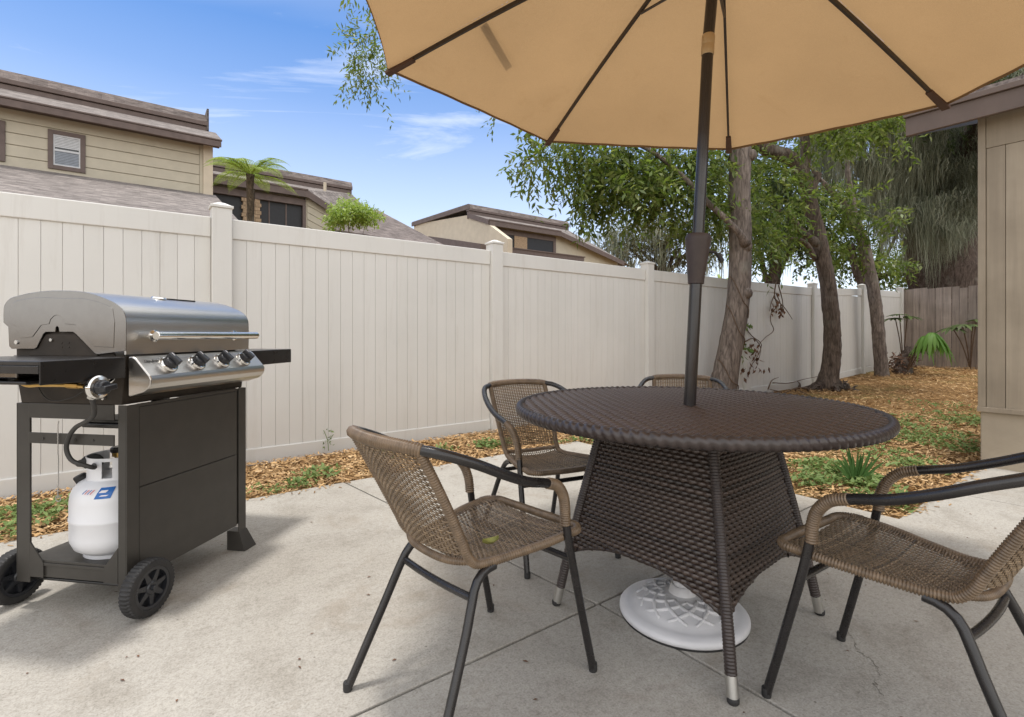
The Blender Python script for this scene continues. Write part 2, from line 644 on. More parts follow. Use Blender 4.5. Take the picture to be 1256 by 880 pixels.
def make_chair():
    root = thing('armchair', 'x', 'chair')
    seat = MB()
    weave(seat, seat_surf, -.128, .228, .0071, 23, .0021, .84)
    seat.build('seat', M['wicker'], root, smooth='all', fix=False)
    back = MB()
    weave(back, back_surf, .418, .694, .0072, 21, .0021, .84)
    back.build('backrest', M['wicker'], root, smooth='all', fix=False)
    for q in (-1, 1):
        mir = np.array((q, 1, 1))
        rail = MB()
        wrapped(rail, np.array(RAIL) * mir, .0108)
        rail.build('side_rail', M['wicker_wrap'], root, smooth='all', fix=False)
        leg = MB()
        leg.tube(spline(np.array([(.200, .145, .46), (.202, .156, .40), (.208, .203, .20), (.215, .25, .008)]) * mir, 10), .0114, 12)
        lg = leg.build('leg', M['tube'], root, smooth=50)
        cap = MB().lathe([(.0116, 0), (.0122, .004), (.0122, .020), (.0116, .023)], 12, np.array((.2152, .2505, 0)) * mir)
        cap.build('foot_cap', M['black_rubber'], lg, smooth=40)
        leg = MB()
        leg.tube(spline(np.array([(.142, -.060, .374), (.141, -.094, .368), (.145, -.121, .350), (.153, -.142, .312), (.161, -.162, .265), (.1696, -.191, .2), (.1762, -.2142, .15), (.1828, -.2374, .1), (.189, -.259, .053), (.195, -.28, .008)]) * mir, 22), .0114, 12)
        lg = leg.build('leg', M['tube'], root, smooth=50)
        cap = MB().lathe([(.0116, 0), (.0122, .004), (.0122, .020), (.0116, .023)], 12, np.array((.1953, -.2805, 0)) * mir)
        cap.build('foot_cap', M['black_rubber'], lg, smooth=40)
        arm = MB()
        arm.tube(spline(np.array([(.135, -.296, .7), (.185, -.262, .692), (.218, -.19, .664), (.230, -.10, .622), (.226, -.02, .590), (.218, .04, .574), (.215, .08, .562)]) * mir, 34), .0122, 14)
        ar = arm.build('armrest', M['tube'], root, smooth=50)
        wr = MB()
        wrapped(wr, np.array([(.2165, .055, .570), (.2135, .098, .553), (.208, .128, .520), (.203, .142, .480), (.2005, .146, .435)]) * mir, .0139)
        wr.build('cane_wrap', M['wicker_wrap'], ar, smooth='all', fix=False)
    top = MB()
    wrapped(top, [(.155, -.284, .697), (.135, -.297, .701), (.09, -.312, .704), (0, -.323, .706), (-.09, -.312, .704), (-.135, -.297, .701), (-.155, -.284, .697)], .0146)
    top.build('top_rail', M['wicker_wrap'], root, smooth='all', fix=False)
    fr = MB()
    wrapped(fr, [(.188, .180, .400), (.186, .214, .3995), (.168, .234, .399), (.11, .242, .3975), (0, .245, .396), (-.11, .242, .3975), (-.168, .234, .399), (-.186, .214, .3995), (-.188, .180, .400)], .0114)
    fr.build('front_rail', M['wicker_wrap'], root, smooth='all', fix=False)
    rr = MB()
    wrapped(rr, [(.135, -.128, .402), (.10, -.146, .397), (0, -.158, .392), (-.10, -.146, .397), (-.135, -.128, .402)], .0085)
    rr.build('rear_rail', M['wicker_wrap'], root, smooth='all', fix=False)
    cb = MB().tube(spline([(.152, -.135, .320), (.10, -.140, .320), (-.10, -.140, .320), (-.152, -.135, .320)], 14), .0095, 10)
    cb.build('crossbar', M['tube'], root, smooth=50)
    cb = MB().tube([(.204, .173, .335), (-.204, .173, .335)], .0095, 10)
    cb.build('crossbar', M['tube'], root, smooth=50)
    return root


CHAIRS = 'rattan armchairs around the patio table'
c0 = make_chair()
chair_near = c0
c0.location = (-.101, 1.405, 0)
c0.rotation_euler = (0, 0, radians(-45.5))
c0['label'] = 'brown rattan armchair with its back to the grill, a yellow-green leaf on its seat'
c0['group'] = CHAIRS
dup(c0, (.987, 1.242, 0), radians(34.5), 'brown rattan armchair on the right, cut off by the photo edge')
dup(c0, (.150, 2.286, 0), radians(-155.2), 'brown rattan armchair facing us between table and white fence, back and seat visible')
dup(c0, (.88, 2.60, 0), radians(163), 'brown rattan armchair behind the table, only the top of its back showing over the tabletop')


# ------------------------------------------------------------------ wicker table
TC = np.array((.600, 1.745))
TROT = radians(-6)
table = thing('patio_table', 'round dark brown wicker table with flared woven pedestal', 'table', (TC[0], TC[1], 0), TROT)
TR, TZ = .572, .708
top = MB()
pitch = .0080
per = .034
for k in range(int(-TR / pitch), int(TR / pitch) + 1):
    y = k * pitch
    if abs(y) > TR - .012:
        continue
    hx = sqrt((TR - .008)**2 - y * y)
    n = max(4, int(2 * hx / (per / 6)))
    X = np.linspace(-hx, hx, n)
    wob = .0007 * np.sin(k * 1.7)
    sh = (.5 if k % 2 else -.5) * .2
    Z = TZ - .003 + .011 * (np.abs(np.sin(pi * (X / per + sh * .08)))**.45 - .7) + wob
    vs, fs = [], []
    hw = pitch * .54
    for i in range(n):
        vs += [(X[i], y - hw, Z[i] - .0016), (X[i], y - hw * .6, Z[i]), (X[i], y + hw * .6, Z[i]), (X[i], y + hw, Z[i] - .0016)]
        if i:
            a = 4 * i - 4
            fs += [(a, a + 4, a + 5, a + 1), (a + 1, a + 5, a + 6, a + 2), (a + 2, a + 6, a + 7, a + 3)]
    top.add(vs, fs)
R5 = Matrix.Rotation(radians(12), 3, 'Z')
top.v = [tuple(R5 @ Vector(p)) for p in top.v]
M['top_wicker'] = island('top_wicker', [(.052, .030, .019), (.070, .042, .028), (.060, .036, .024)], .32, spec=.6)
tp = top.build('tabletop', M['top_wicker'], table, smooth='all', fix=False)
core = MB().lathe([(0.03, TZ - .035), (TR - .01, TZ - .035), (TR - .004, TZ - .0075), (.03, TZ - .0075)], 96)
core.build('core_board', M['dark_core'], tp)
# braided rim
NB = 140
m, n = NB * 6, 12
vs, fs = [], []
for i in range(m):
    th = 2 * pi * i / m
    for j in range(n):
        ph = 2 * pi * j / n
        r = .0138 + .0048 * abs(sin(pi * (NB * th / (2 * pi) + ph / (2 * pi) * 2))) - .001
        rr = TR + r * .92 * cos(ph)
        vs.append((rr * cos(th), rr * sin(th), TZ - .0145 + r * 1.1 * sin(ph)))
for i in range(m):
    i2 = (i + 1) % m
    for j in range(n):
        j2 = (j + 1) % n
        fs.append((i * n + j, i2 * n + j, i2 * n + j2, i * n + j2))
MB().add(vs, fs).build('rim', M['dark_wrap'], tp, smooth='all', fix=False)


def leg_pt(a, z):
    r = np.interp(z, [0, .22, .45, .69], [.445, .395, .335, .27])
    return np.array((r * cos(a), r * sin(a), z))


LA = [radians(k * 90 + 2) for k in range(4)]
for q in range(4):
    a, b = LA[q], LA[(q + 1) % 4]
    lg = MB()
    wrapped(lg, [leg_pt(a, z) for z in (.69, .55, .42, .30, .18, .062)], .0155, .0085, 10, .0016)
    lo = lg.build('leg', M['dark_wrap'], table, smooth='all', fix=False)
    d = norm(leg_pt(a, 0) - leg_pt(a, .1))
    p0 = leg_pt(a, .068)
    cp = MB().tube([p0, leg_pt(a, .01)], .0155, 16)
    cp.build('foot_cap', M['ferrule'], lo, smooth=40, bevel=.001)
    cp = MB().lathe([(.013, 0), (.0155, .004), (.0155, .014), (.014, .016)], 14, leg_pt(a, 0) * np.array((1, 1, 0)))
    cp.build('foot_pad', M['black_rubber'], lo, smooth=40)
    pn = MB()
    pit = .0125
    for k in range(int(.51 / pit)):
        z = .178 + k * pit
        A, B = leg_pt(a, z), leg_pt(b, z)
        Lc = np.linalg.norm(B - A)
        e = (B - A) / Lc
        out = norm(np.array(((a and 0) + e[1], -e[0], .25)))
        m = int(Lc / .005)
        run = []
        segs = []
        for i in range(m + 1):
            s = i / m
            arch = .178 + .075 * (1 - (2 * s - 1)**2)**.8
            if z >= arch and .02 < s < .98:
                ph = i * .005 / .027 + (.5 if k % 2 else 0)
                bow = .012 * (1 - (2 * s - 1)**2)
                p = A + e * (s * Lc) + out * (bow + .0030 * sin(2 * pi * ph))
                run.append(p)
            elif run:
                segs.append(run)
                run = []
        if run:
            segs.append(run)
        for sg in segs:
            if len(sg) < 2:
                continue
            vs, fs = [], []
            up = np.array((0, 0, 1.))
            for i, p in enumerate(sg):
                vs += [p - up * pit * .58 - out * .0035, p - up * pit * .34, p + up * pit * .34, p + up * pit * .58 - out * .0035]
                if i:
                    c = 4 * i - 4
                    fs += [(c, c + 4, c + 5, c + 1), (c + 1, c + 5, c + 6, c + 2), (c + 2, c + 6, c + 7, c + 3)]
            pn.add(vs, fs)
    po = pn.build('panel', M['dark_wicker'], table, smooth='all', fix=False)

    def backing(s, t, a=a, b=b):
        arch = .185 + .075 * (1 - (2 * s - 1)**2)**.8
        z = arch + (.69 - arch) * t
        A, B = leg_pt(a, z), leg_pt(b, z)
        e = norm(B - A)
        return A + (B - A) * s + np.array((e[1], -e[0], 0)) * (.012 * (1 - (2 * s - 1)**2) - .006)
    MB().grid(backing, 18, 10).build('lining', M['dark_core'], po, fix=False)
    MB().tube([backing(s, 0) + np.array((0, 0, -.004)) for s in np.linspace(.03, .97, 30)], .006, 8).build('edge_strand', M['dark_wrap'], po, smooth='all')

# ------------------------------------------------------------------ parasol
AX = np.array((.0504, -.0015, 1.))
PB = np.array((.572, 1.73, 0.))


def pole_at(z):
    return PB + AX * z


Rax = np.array(Vector(AX).normalized().to_track_quat('Z', 'Y').to_matrix())
parasol = thing('parasol', 'large tan market parasol with dark brown pole standing through the table', 'parasol', tuple(PB))


def loc(p):
    return np.asarray(p, float) - PB


pole = MB().tube([loc(pole_at(.10)), loc(pole_at(1.2))], .0205, 24).tube([loc(pole_at(1.19)), loc(pole_at(1.905))], .0190, 24).tube([loc(pole_at(1.96)), loc((.713, 1.725, 2.44))], .0190, 24)
pl = pole.build('pole', M['pole'], parasol, smooth=40)
c = loc(pole_at(1.12))
MB().lathe([(.0215, 0), (.0262, .002), (.0275, .02), (.0425, .150), (.0428, .158), (.0385, .170), (.022, .173)], 28, c, Rax).build('crank_housing', M['plastic'], parasol, smooth=35)
ck = MB()
h = loc(pole_at(1.235))
ck.tube([h + (.03, .01, 0), h + (.066, .012, -.004), h + (.080, .012, -.018)], .0055, 10)
ck.tube([h + (.074, .010, -.010), h + (.085, .002, -.036)], .0085, 10)
ck.build('crank_handle', M['black_rubber'], parasol, smooth=40)
MB().lathe([(.0195, 0), (.0215, .003), (.0215, .030), (.0205, .032), (.0205, .036), (.0215, .038), (.0215, .066), (.0195, .07)], 24, loc(pole_at(1.902)), Rax).build('tilt_joint', M['tilt'], parasol, smooth=35)
CC = np.array((.713, 1.725, 2.04))
TX, TYI = -.051, .02
CR = 1.35
RISE = .40
ribang = [2.751 + .02, 2.751 - pi / 4 - .012, 2.751 - pi / 2 - .033, 2.751 - 3 * pi / 4 + .02, 2.751 - pi, 2.751 - 5 * pi / 4, 2.751 - 3 * pi / 2, 2.751 - 7 * pi / 4 + .02]


def canopy_pt(th, r, drop=0):
    x, y = r * cos(th), r * sin(th)
    q = r / CR
    z = TX * x + TYI * y + RISE * (1 - q) - .035 * sin(pi * q) * 0 + .02 * sin(pi * q) - drop
    return np.array((CC[0] + x, CC[1] + y, CC[2] + z))


cn = MB()
cn_in = MB()
for k in range(8):
    a, b = ribang[k], ribang[(k + 1) % 8]
    if k == 7:
        b = ribang[0] - 2 * pi

    def gore(s, t, a=a, b=b, off=0.):
        A, B = canopy_pt(a, CR * t), canopy_pt(b, CR * t)
        p = A + (B - A) * s
        m = 4 * s * (1 - s)
        mid = canopy_pt((a + b) / 2, CR * t * cos((a - b) / 2))
        c = np.array((CC[0], CC[1], 0))
        p[2] -= .022 * m * t
        inw = c - p
        inw[2] = 0
        p += inw * (.035 * m * t * t)
        p[2] += .0012 * t**5 * sin(30 * s + 5 * k) * (4 * s * (1 - s))**.5 + .004 * sin(3.1 * s * t + k) * t * (1 - t)
        p[2] += off
        return loc(p)
    cn.grid(gore, 28, 20)
    for s in range(28):
        q = gore(s / 28, 1), gore((s + 1) / 28, 1)
        dz = np.array((0, 0, .012))
        inn = [np.array((p[0], p[1], p[2])) for p in q]
        cn_in.add([q[0], q[1], q[1] - dz, q[0] - dz], [(0, 1, 2, 3)])
cv = cn.build('canopy', M['canvas'], parasol, smooth='all')
M['hem'] = plain('hem_cloth', (.20, .125, .06), .95)
cn_in.build('hem', M['hem'], cv)
sa, sb = (.909 * np.array((cos(2.73), sin(2.73)))), (.952 * np.array((cos(2.448), sin(2.448))))
ts = [loc(canopy_pt(atan2(*(sa + (sb - sa) * q)[::-1]), np.linalg.norm(sa + (sb - sa) * q), -.010)) for q in np.linspace(0, 1, 8)]
td = norm(np.array((cos(2.6), sin(2.6), 0))) * .017
MB().add([p for a in ts for p in (a - td, a + td)], [(2 * i, 2 * i + 1, 2 * i + 3, 2 * i + 2) for i in range(7)]).build('tie_strap', M['hem'], cv, fix=False)
for k in range(8):
    a = ribang[k]
    rb = MB()
    path = [loc(canopy_pt(a, r, .022)) for r in np.linspace(.05, CR - .02, 12)]
    for i in range(11):
        p, q = path[i], path[i + 1]
        d = q - p
        L = np.linalg.norm(d)
        d = d / L
        sd = norm(np.cross((0, 0, 1), d))
        up = np.cross(d, sd)
        rb.obox((p + q) / 2, (L * 1.01, .011, .016), np.stack([d, sd, up], 1))
    ro = rb.build('rib', M['strap'], parasol)
    p, q = loc(canopy_pt(a, CR - .135, .027)), loc(canopy_pt(a, CR + .004, .024))
    d = norm(q - p)
    sd = norm(np.cross((0, 0, 1), d))
    up = np.cross(d, sd)
    pk = MB()
    w0, w1, h0 = .013, .017, .007
    pk.hull([p + sd * w0 + up * h0, p - sd * w0 + up * h0, p - sd * w0 - up * h0, p + sd * w0 - up * h0],
            [q + sd * w1 + up * h0, q - sd * w1 + up * h0, q - sd * w1 - up * h0, q + sd * w1 - up * h0])
    pk.build('pocket', M['pocket'], ro, bevel=.003)
    st = MB()
    e = loc(canopy_pt(a, CR * .33, .035))
    s0 = loc((.695, 1.727, 2.2)) + np.array((.03 * cos(a), .03 * sin(a), 0))
    st.tube([s0, e], .006, 6)
    st.build('strut', M['strap'], ro)
MB().lathe([(.03, -.03), (.045, -.025), (.045, .02), (.02, .04)], 20, loc(canopy_pt(0, 0, .01)), Rax).build('hub', M['plastic'], parasol, smooth=35)
MB().lathe([(.021, -.02), (.04, -.018), (.04, .018), (.021, .02)], 20, loc((.695, 1.727, 2.2)), Rax).build('runner', M['plastic'], parasol, smooth=35)

# weighted stand
SB = np.array((.578, 1.712, 0))
stand = thing('parasol_stand', 'round white parasol base with raised leaf pattern under the wicker table', 'parasol base', tuple(SB))
BR = .209
prof = [(BR - .006, 0.004), (BR, .010), (BR, .020), (BR - .008, .029), (BR - .03, .034), (BR - .045, .036), (BR - .052, .043), (.12, .060), (.06, .074), (.045, .078), (.04, .10), (.034, .104), (.034, .102)]
bd = MB().lathe(prof, 72)
body = bd.build('base_disc', M['white_base'], stand, smooth=50)
MB().lathe([(BR - .014, 0), (BR - .003, 0), (BR - .003, .006), (BR - .014, .006)], 60).build('rubber_ring', M['black_rubber'], stand)


def bz(r):
    q = np.array(sorted([(a, b) for a, b in prof[4:10]]))
    return np.interp(r, q[:, 0], q[:, 1])


rel = MB()
for i in range(11):
    t0 = 2 * pi * i / 11
    for sgn in (1, -1):
        pts = []
        for s in np.linspace(0, 1, 12):
            r = .062 + s * (BR - .062 - .058)
            t = t0 + sgn * (1.05 * s**.9)
            pts.append((r * cos(t), r * sin(t), bz(r) + .0005))
        rel.tube(pts, [.004 + .0035 * sin(pi * s) for s in np.linspace(0, 1, 12)], 6)
rel.build('leaf_relief', M['white_base'], body, smooth='all')
MB().lathe([(.0225, .07), (.031, .07), (.031, .165), (.0225, .165)], 24, cap=False).build('sleeve', M['white_base'], stand, smooth=35)
MB().lathe([(.034, .0755), (.043, .0765), (.043, .082), (.034, .083)], 30, cap=False).build('collar_ring', M['black_rubber'], stand, smooth=35)
M['steel'] = steel('brushed_steel', (.54, .52, .49), .30)
M['steel_end'] = steel('pressed_steel', (.235, .225, .215), .20, (6, 6, 6))
M['chrome'] = plain('chrome', (.75, .74, .72), .12, 1, .03, rv=.04)
M['enamel'] = plain('black_enamel', (.012, .011, .011), .3, 0, .2, 16, spec=.5)
M['cart'] = plain('cart_paint', (.040, .036, .031), .42, 0, .12, 12, spec=.45)
M['soot'] = plain('firebox_brown', (.030, .022, .015), .6, .3, .3, 14)
M['knob'] = plain('knob_black', (.020, .021, .025), .3, 0, .1, spec=.5)
M['brass'] = plain('brass_tube', (.55, .36, .12), .3, 1, .1)
M['rubber'] = plain('hose_rubber', (.035, .033, .031), .55, bump=.2, bscale=200)
M['tank'] = plain('tank_enamel', (.70, .70, .72), .32, 0, .04, 6, spec=.5)
M['blue'] = plain('sticker_blue', (.02, .13, .42), .45)
M['paper'] = plain('sticker_white', (.75, .72, .74), .5)
M['red'] = plain('sticker_red', (.55, .06, .06), .5)
M['zinc'] = plain('zinc_bolt', (.55, .54, .52), .35, 1)

GO = np.array((-1.280, 1.68, 0.))
GA = radians(81)
grill = thing('gas_grill', 'four burner gas grill with stainless lid on a dark wheeled cart', 'grill', tuple(GO), GA)
GX = np.array((cos(GA), sin(GA), 0))
GY = np.array((-sin(GA), cos(GA), 0))


def gl(p):
    """world point to grill frame"""
    d = np.asarray(p, float) - GO
    return np.array((d @ GX, d @ GY, d[2]))


L, D = .585, .44
# ---- cart
for (x, y, sx, sy) in ((0, 0, 1, 1), (0, D, 1, -1), (L, 0, -1, 1), (L, D, -1, -1)):
    lg = MB()
    lx, ly = sorted((x, x + sx * .046)), sorted((y, y + sy * (.034 if y == 0 else .055)))
    z0 = .095 if x == 0 else .0
    yt = sorted((y, y + sy * .004))
    lg.box(lx[0], lx[1], yt[0], yt[1], z0, .712)
    xt = sorted((x, x + sx * .004))
    yy = sorted((y + sy * .0045, y + sy * (.034 if y == 0 else .055)))
    lg.box(xt[0], xt[1], yy[0], yy[1], z0, .712)
    lo = lg.build('leg', M['cart'], grill, bevel=.0012)
    if x > 0:
        ft = MB()
        xa, ya = (L - .048, L + .003), sorted((y - sy * .003, y + sy * .057))
        xb, yb = (L - .048, L + .030), sorted((y - sy * .030, y + sy * .057))
        ft.hull([(xb[0], yb[0], .001), (xb[1], yb[0], .001), (xb[1], yb[1], .001), (xb[0], yb[1], .001)],
                [(xa[0], ya[0], .085), (xa[1], ya[0], .085), (xa[1], ya[1], .085), (xa[0], ya[1], .085)])
        ft.build('foot', M['cart'], lo, bevel=.002)
    else:
        gs = MB()
        g0 = .036 if y == 0 else .054
        p = [(y + sy * g0, .115), (y + sy * g0, .235), (y + sy * (g0 + .055), .165), (y + sy * (g0 + .055), .115)]
        gs.prism(p, 0, .0005, .005)
        gs.build('gusset', M['cart'], lo)
fp = MB()
fp.box(.049, L - .056, .002, .006, .428, .700)
fp.box(.049, L - .056, .002, .006, .115, .4245)
fp.box(.020, L - .020, .0075, .012, .117, .711)
fp.build('front_panel', M['cart'], grill, bevel=.001)
MB().box(.048, L - .05, .0025, .010, .702, .712).build('top_trim', M['cart'], grill)
for x0 in (0, L - .004):
    r = MB()
    r.box(x0 - .0005, x0 + .0045, .05, D - .05, .662, .713)
    r.box(x0 - .0005, x0 + .0045, .05, D - .05, .575, .612)
    for y in (.13, .2, .33):
        r.tube([(x0 - .003, y, .592), (x0 + .001, y, .592)], .005, 8)
    r.build('side_rail', M['cart'], grill, bevel=.001)
sh = MB()
sh.box(.002, L - .002, .006, D - .006, .155, .165)
sh.box(.0055, .010, .06, D - .06, .165, .174)
sh.box(.0065, .0105, .034, D - .05, .115, .155)
sh.build('bottom_shelf', M['cart'], grill, bevel=.001)
MB().tube([(.035, -.07, .095), (.035, D + .075, .095)], .006, 10).build('axle', M['enamel'], grill, smooth=40)
for yc, sg in ((-.045, -1), (D + .045, 1)):
    wh = bpy.data.objects.new('wheel', None)
    COL.objects.link(wh)
    wh.parent = grill
    wh.location = (.035, yc, .095)
    ty = MB()
    Rw = np.array([[1, 0, 0], [0, 0, 1], [0, -1, 0]], float)
    n = 132
    prof = [(.068, -.022), (.084, -.0225), (.0905, -.020), (.0935, -.013), (.0945, 0), (.0935, .013), (.0905, .020), (.084, .0225), (.068, .022), (.066, 0)]
    vs, fs = [], []
    for i in range(n):
        t = 2 * pi * i / n
        for j, (r, z) in enumerate(prof):
            if 2 <= j <= 6 and i % 3 == (0 if (j in (2, 3)) else (1 if j == 4 else 0)):
                r -= .0042
            vs.append((r * cos(t), z, r * sin(t)))
    k = len(prof)
    for i in range(n):
        i2 = (i + 1) % n
        for j in range(k):
            j2 = (j + 1) % k
            fs.append((i * k + j, i * k + j2, i2 * k + j2, i2 * k + j))
    ty.add(vs, fs).build('tyre', M['black_rubber'], wh, smooth=35)
    rm = MB()
    rm.lathe([(.0575, -.0195), (.0675, -.0205), (.0675, .0205), (.0575, .0195)], 40, R=Rw, cap=False)
    rm.lathe([(.0575, -.0195), (.0575, .0195)], 40, R=Rw, cap=False)
    rm.lathe([(.060, -.001), (.002, -.001), (.002, .001), (.060, .001)], 40, R=Rw, cap=False)
    rm.lathe([(.019, -.021), (.022, -.017), (.022, .017), (.019, .021)], 24, R=Rw)
    rm.lathe([(.008, -.029), (.009, -.026), (.009, .026), (.008, .029)], 16, R=Rw)
    for q in range(7):
        t = 2 * pi * q / 7 + .2
        u = np.array((cos(t), 0, sin(t)))
        v = np.array((-sin(t), 0, cos(t)))
        b = [u * .018 + v * .010, u * .018 - v * .010, u * .060 - v * .0055, u * .060 + v * .0055]
        rm.hull([p + np.array((0, -.016, 0)) for p in b], [p + np.array((0, .016, 0)) for p in b])
    rm.build('hub', M['knob'], wh, smooth=35)
# ---- firebox
fb = MB()
fb.hull([(.0, .02, .713), (L, .02, .713), (L, D - .02, .713), (.0, D - .02, .713)], [(-.004, .004, .876), (L + .004, .004, .876), (L + .004, D + .01, .876), (-.004, D + .01, .876)])
fo = fb.build('firebox', M['soot'], grill, bevel=.003)
for x0 in (L - .006, .004):
    fe = MB()
    fe.prism([(.05, .874), (.06, .895), (.185, .978), (.325, .978), (.365, .925), (.445, .915), (.445, .874)], 0, x0, x0 + .006)
    if x0 > .1:
        fe.build('end_plate', M['soot'], fo, bevel=.001)
fe.prism([(.108, .876), (.197, .949), (.312, .949), (.385, .876)], 0, -.004, .0035)
for y in (.222, .250):
    for z in (.905, .92):
        fe.box(-.0052, -.003, y - .003, y + .003, z - .003, z + .003)
fe.build('end_plate', M['soot'], fo, bevel=.001)
bolts = MB()
for y, z in ((.29, .93), (.085, .735), (.055, .80)):
    bolts.tube([(-.009, y, z), (.002, y, z)], .0055, 10)
bolts.build('bolt', M['zinc'], fo, smooth=40)
MB().box(.02, .22, .04, .20, .63, .645).box(.03, .21, .05, .19, .645, .658).build('grease_tray', M['enamel'], grill, bevel=.003)
# ---- lid
prof = spline([(-.005, .882), (-.006, .93), (-.006, .96), (-.006, .985), (-.0055, .998), (-.001, 1.016), (.012, 1.036), (.035, 1.052), (.07, 1.067), (.14, 1.088), (.235, 1.097), (.33, 1.095), (.41, 1.084), (.462, 1.068), (.478, 1.05), (.482, 1.02), (.482, .99)], 60)
lid = MB()
inner = prof + np.stack([np.interp(prof[:, 0], (0, .1, .4, .48), (.006, .001, -.001, -.006)), -.005 * (prof[:, 1] > 1.03)], 1)
lid.prism([tuple(p) for p in prof] + [tuple(p) for p in inner[::-1]], 0, -.008, L + .010)
lo = lid.build('lid', M['steel'], grill, smooth=30)
cap_low = [(.476, .985), (.462, .975), (.458, .908), (.448, .899), (.355, .899), (.345, .904), (.318, .950), (.308, .957), (.27, .957), (.268, .972), (.262, .977), (.256, .972), (.254, .957), (.200, .957), (.190, .952), (.112, .884), (.104, .882)]
outline = [tuple(p) for p in prof if p[1] > .884] + cap_low
for x0, x1, s in ((-.0095, -.0055, -1), (L + .0075, L + .0115, 1)):
    cp = MB().prism(outline, 0, x0, x1)
    co = cp.build('end_cap', M['steel_end'], lo, bevel=.0012)
    xf = x0 if s < 0 else x1
    up = [(y, z) for y, z in prof if z > 1.0]
    c0_ = np.array((.24, .98))
    path = [(.040, .905), (.036, .99)] + [tuple(np.array(p) + .026 * norm(c0_ - np.array(p))) for p in up[4:-5]] + [(.452, 1.02), (.448, .985), (.425, .975)]
    low = [(.41, .935), (.36, .94), (.325, .980), (.293, .984), (.287, 1.0), (.272, 1.012), (.262, 1.014), (.252, 1.012), (.237, 1.0), (.231, .984), (.186, .980), (.115, .908)]
    MB().prism(path + low, 0, *sorted((xf - s * .001, xf + s * .0014))).build('pressed_panel', M['steel_end'], co, bevel=.0013, angle=20)
    bt = MB().tube([(xf - s * .001, .425, .922), (xf + s * .004, .425, .922)], .007, 10)
    bt.build('hinge_bolt', M['zinc'], co, smooth=40)
hd = MB()
hd.tube([(.06, -.052, .944), (.585, -.052, .944)], .0148, 20)
ho = hd.build('handle', M['chrome'], lo, smooth=40, bevel=.002)
for x in (.10, .50):
    st = MB()
    st.tube([(x, -.005, .944), (x, -.05, .944)], .007, 10)
    st.lathe([(.021, 0), (.021, .003), (.012, .008), (.008, .008)], 20, (x, -.0055, .944), np.array([[1, 0, 0], [0, 0, -1], [0, 1, 0]], float))
    st.build('standoff', M['chrome'], ho, smooth=35)
MB().lathe([(.024, 0), (.026, .003), (.022, .008), (.0, .009)], 24, (.27, .14, 1.0865), np.array(Matrix.Rotation(radians(8), 3, 'X'))).build('heat_gauge', M['chrome'], lo, smooth=35)
MB().box(.30, .44, .128, .134, 1.085, 1.0905).build('seam_strip', M['enamel'], lo)
# ---- control panel
cpf = [(0, .874), (-.016, .876), (-.030, .868), (-.082, .812), (-.088, .800), (-.086, .782), (-.076, .768), (-.058, .756), (-.01, .742), (.0, .742)]
pc = MB().prism(cpf, 0, .004, L + .008)
po = pc.build('control_panel', M['steel'], grill, bevel=.004, angle=25)
nrm = norm(np.array((0, -.745, .667)))
tang = norm(np.cross(nrm, (1, 0, 0)))
RK = np.stack([np.array((1, 0, 0)), np.cross(nrm, (1, 0, 0)), nrm], 1)
for x, tw in ((.105, .3), (.235, .35), (.365, .3), (.492, .4)):
    c = np.array((x, -.056, .840)) + nrm * .0005
    kb = MB().lathe([(.0235, .004), (.024, .022), (.022, .030), (.018, .031)], 24, c, RK)
    Rt = RK @ np.array(Matrix.Rotation(tw, 3, 'Z'))
    kb.obox(c + nrm * .034, (.019, .047, .022), Rt)
    ko = kb.build('knob', M['knob'], po, smooth=30, bevel=.0025)
    MB().lathe([(.0315, 0), (.0315, .006), (.029, .011), (.0255, .012), (.0255, .004)], 30, c, RK).build('bezel', M['chrome'], ko, smooth=35)
    MB().obox(c + nrm * .0456 + Rt @ np.array((0, .013, 0)), (.002, .014, .0008), Rt).build('pointer', M['paper'], ko)


def lettering(text, size, pos, R, mat, name, parent, depth=.0006):
    cu = bpy.data.curves.new(name, 'FONT')
    cu.body = text
    cu.size = size
    cu.extrude = depth
    cu.align_x = 'CENTER'
    tmp = bpy.data.objects.new(name, cu)
    COL.objects.link(tmp)
    dg = bpy.context.evaluated_depsgraph_get()
    me = bpy.data.meshes.new_from_object(tmp.evaluated_get(dg))
    bpy.data.objects.remove(tmp)
    o = bpy.data.objects.new(name, me)
    me.materials.clear()
    me.materials.append(mat)
    COL.objects.link(o)
    o.parent = parent
    o.matrix_local = Matrix.Translation(Vector(pos)) @ Matrix([list(r) for r in R]).to_4x4()
    return o


lettering('Char-Broil', .013, np.array((.052, -.044, .855)) + nrm * .001, np.stack([np.array((1, 0, 0)), -tang if tang[2] < 0 else tang, nrm], 1), M['enamel'], 'lettering', po)
# ---- side shelves
for x0, x1 in ((-.272, -.010), (L + .014, L + .335)):
    s = MB()
    s.box(x0, x1, -.002, D + .02, .862, .874)
    s.box(x0, x1, -.006, -.001, .806, .8735)
    s.box(x0, x1, D + .019, D + .024, .806, .8735)
    e = x0 if x0 < 0 else x1 - .005
    s.box(e, e + .005, .0, D + .018, .838, .8615)
    so = s.build('side_shelf', M['enamel'], grill, bevel=.0022)
    if x0 < 0:
        MB().box(x0 + .02, x1 - .02, .10, D - .07, .822, .856).build('burner_box', M['steel_end'], so, bevel=.004)
        MB().box(x0 + .006, x1 - .02, .05, D - .01, .806, .815).build('drip_plate', M['enamel'], so, bevel=.002)
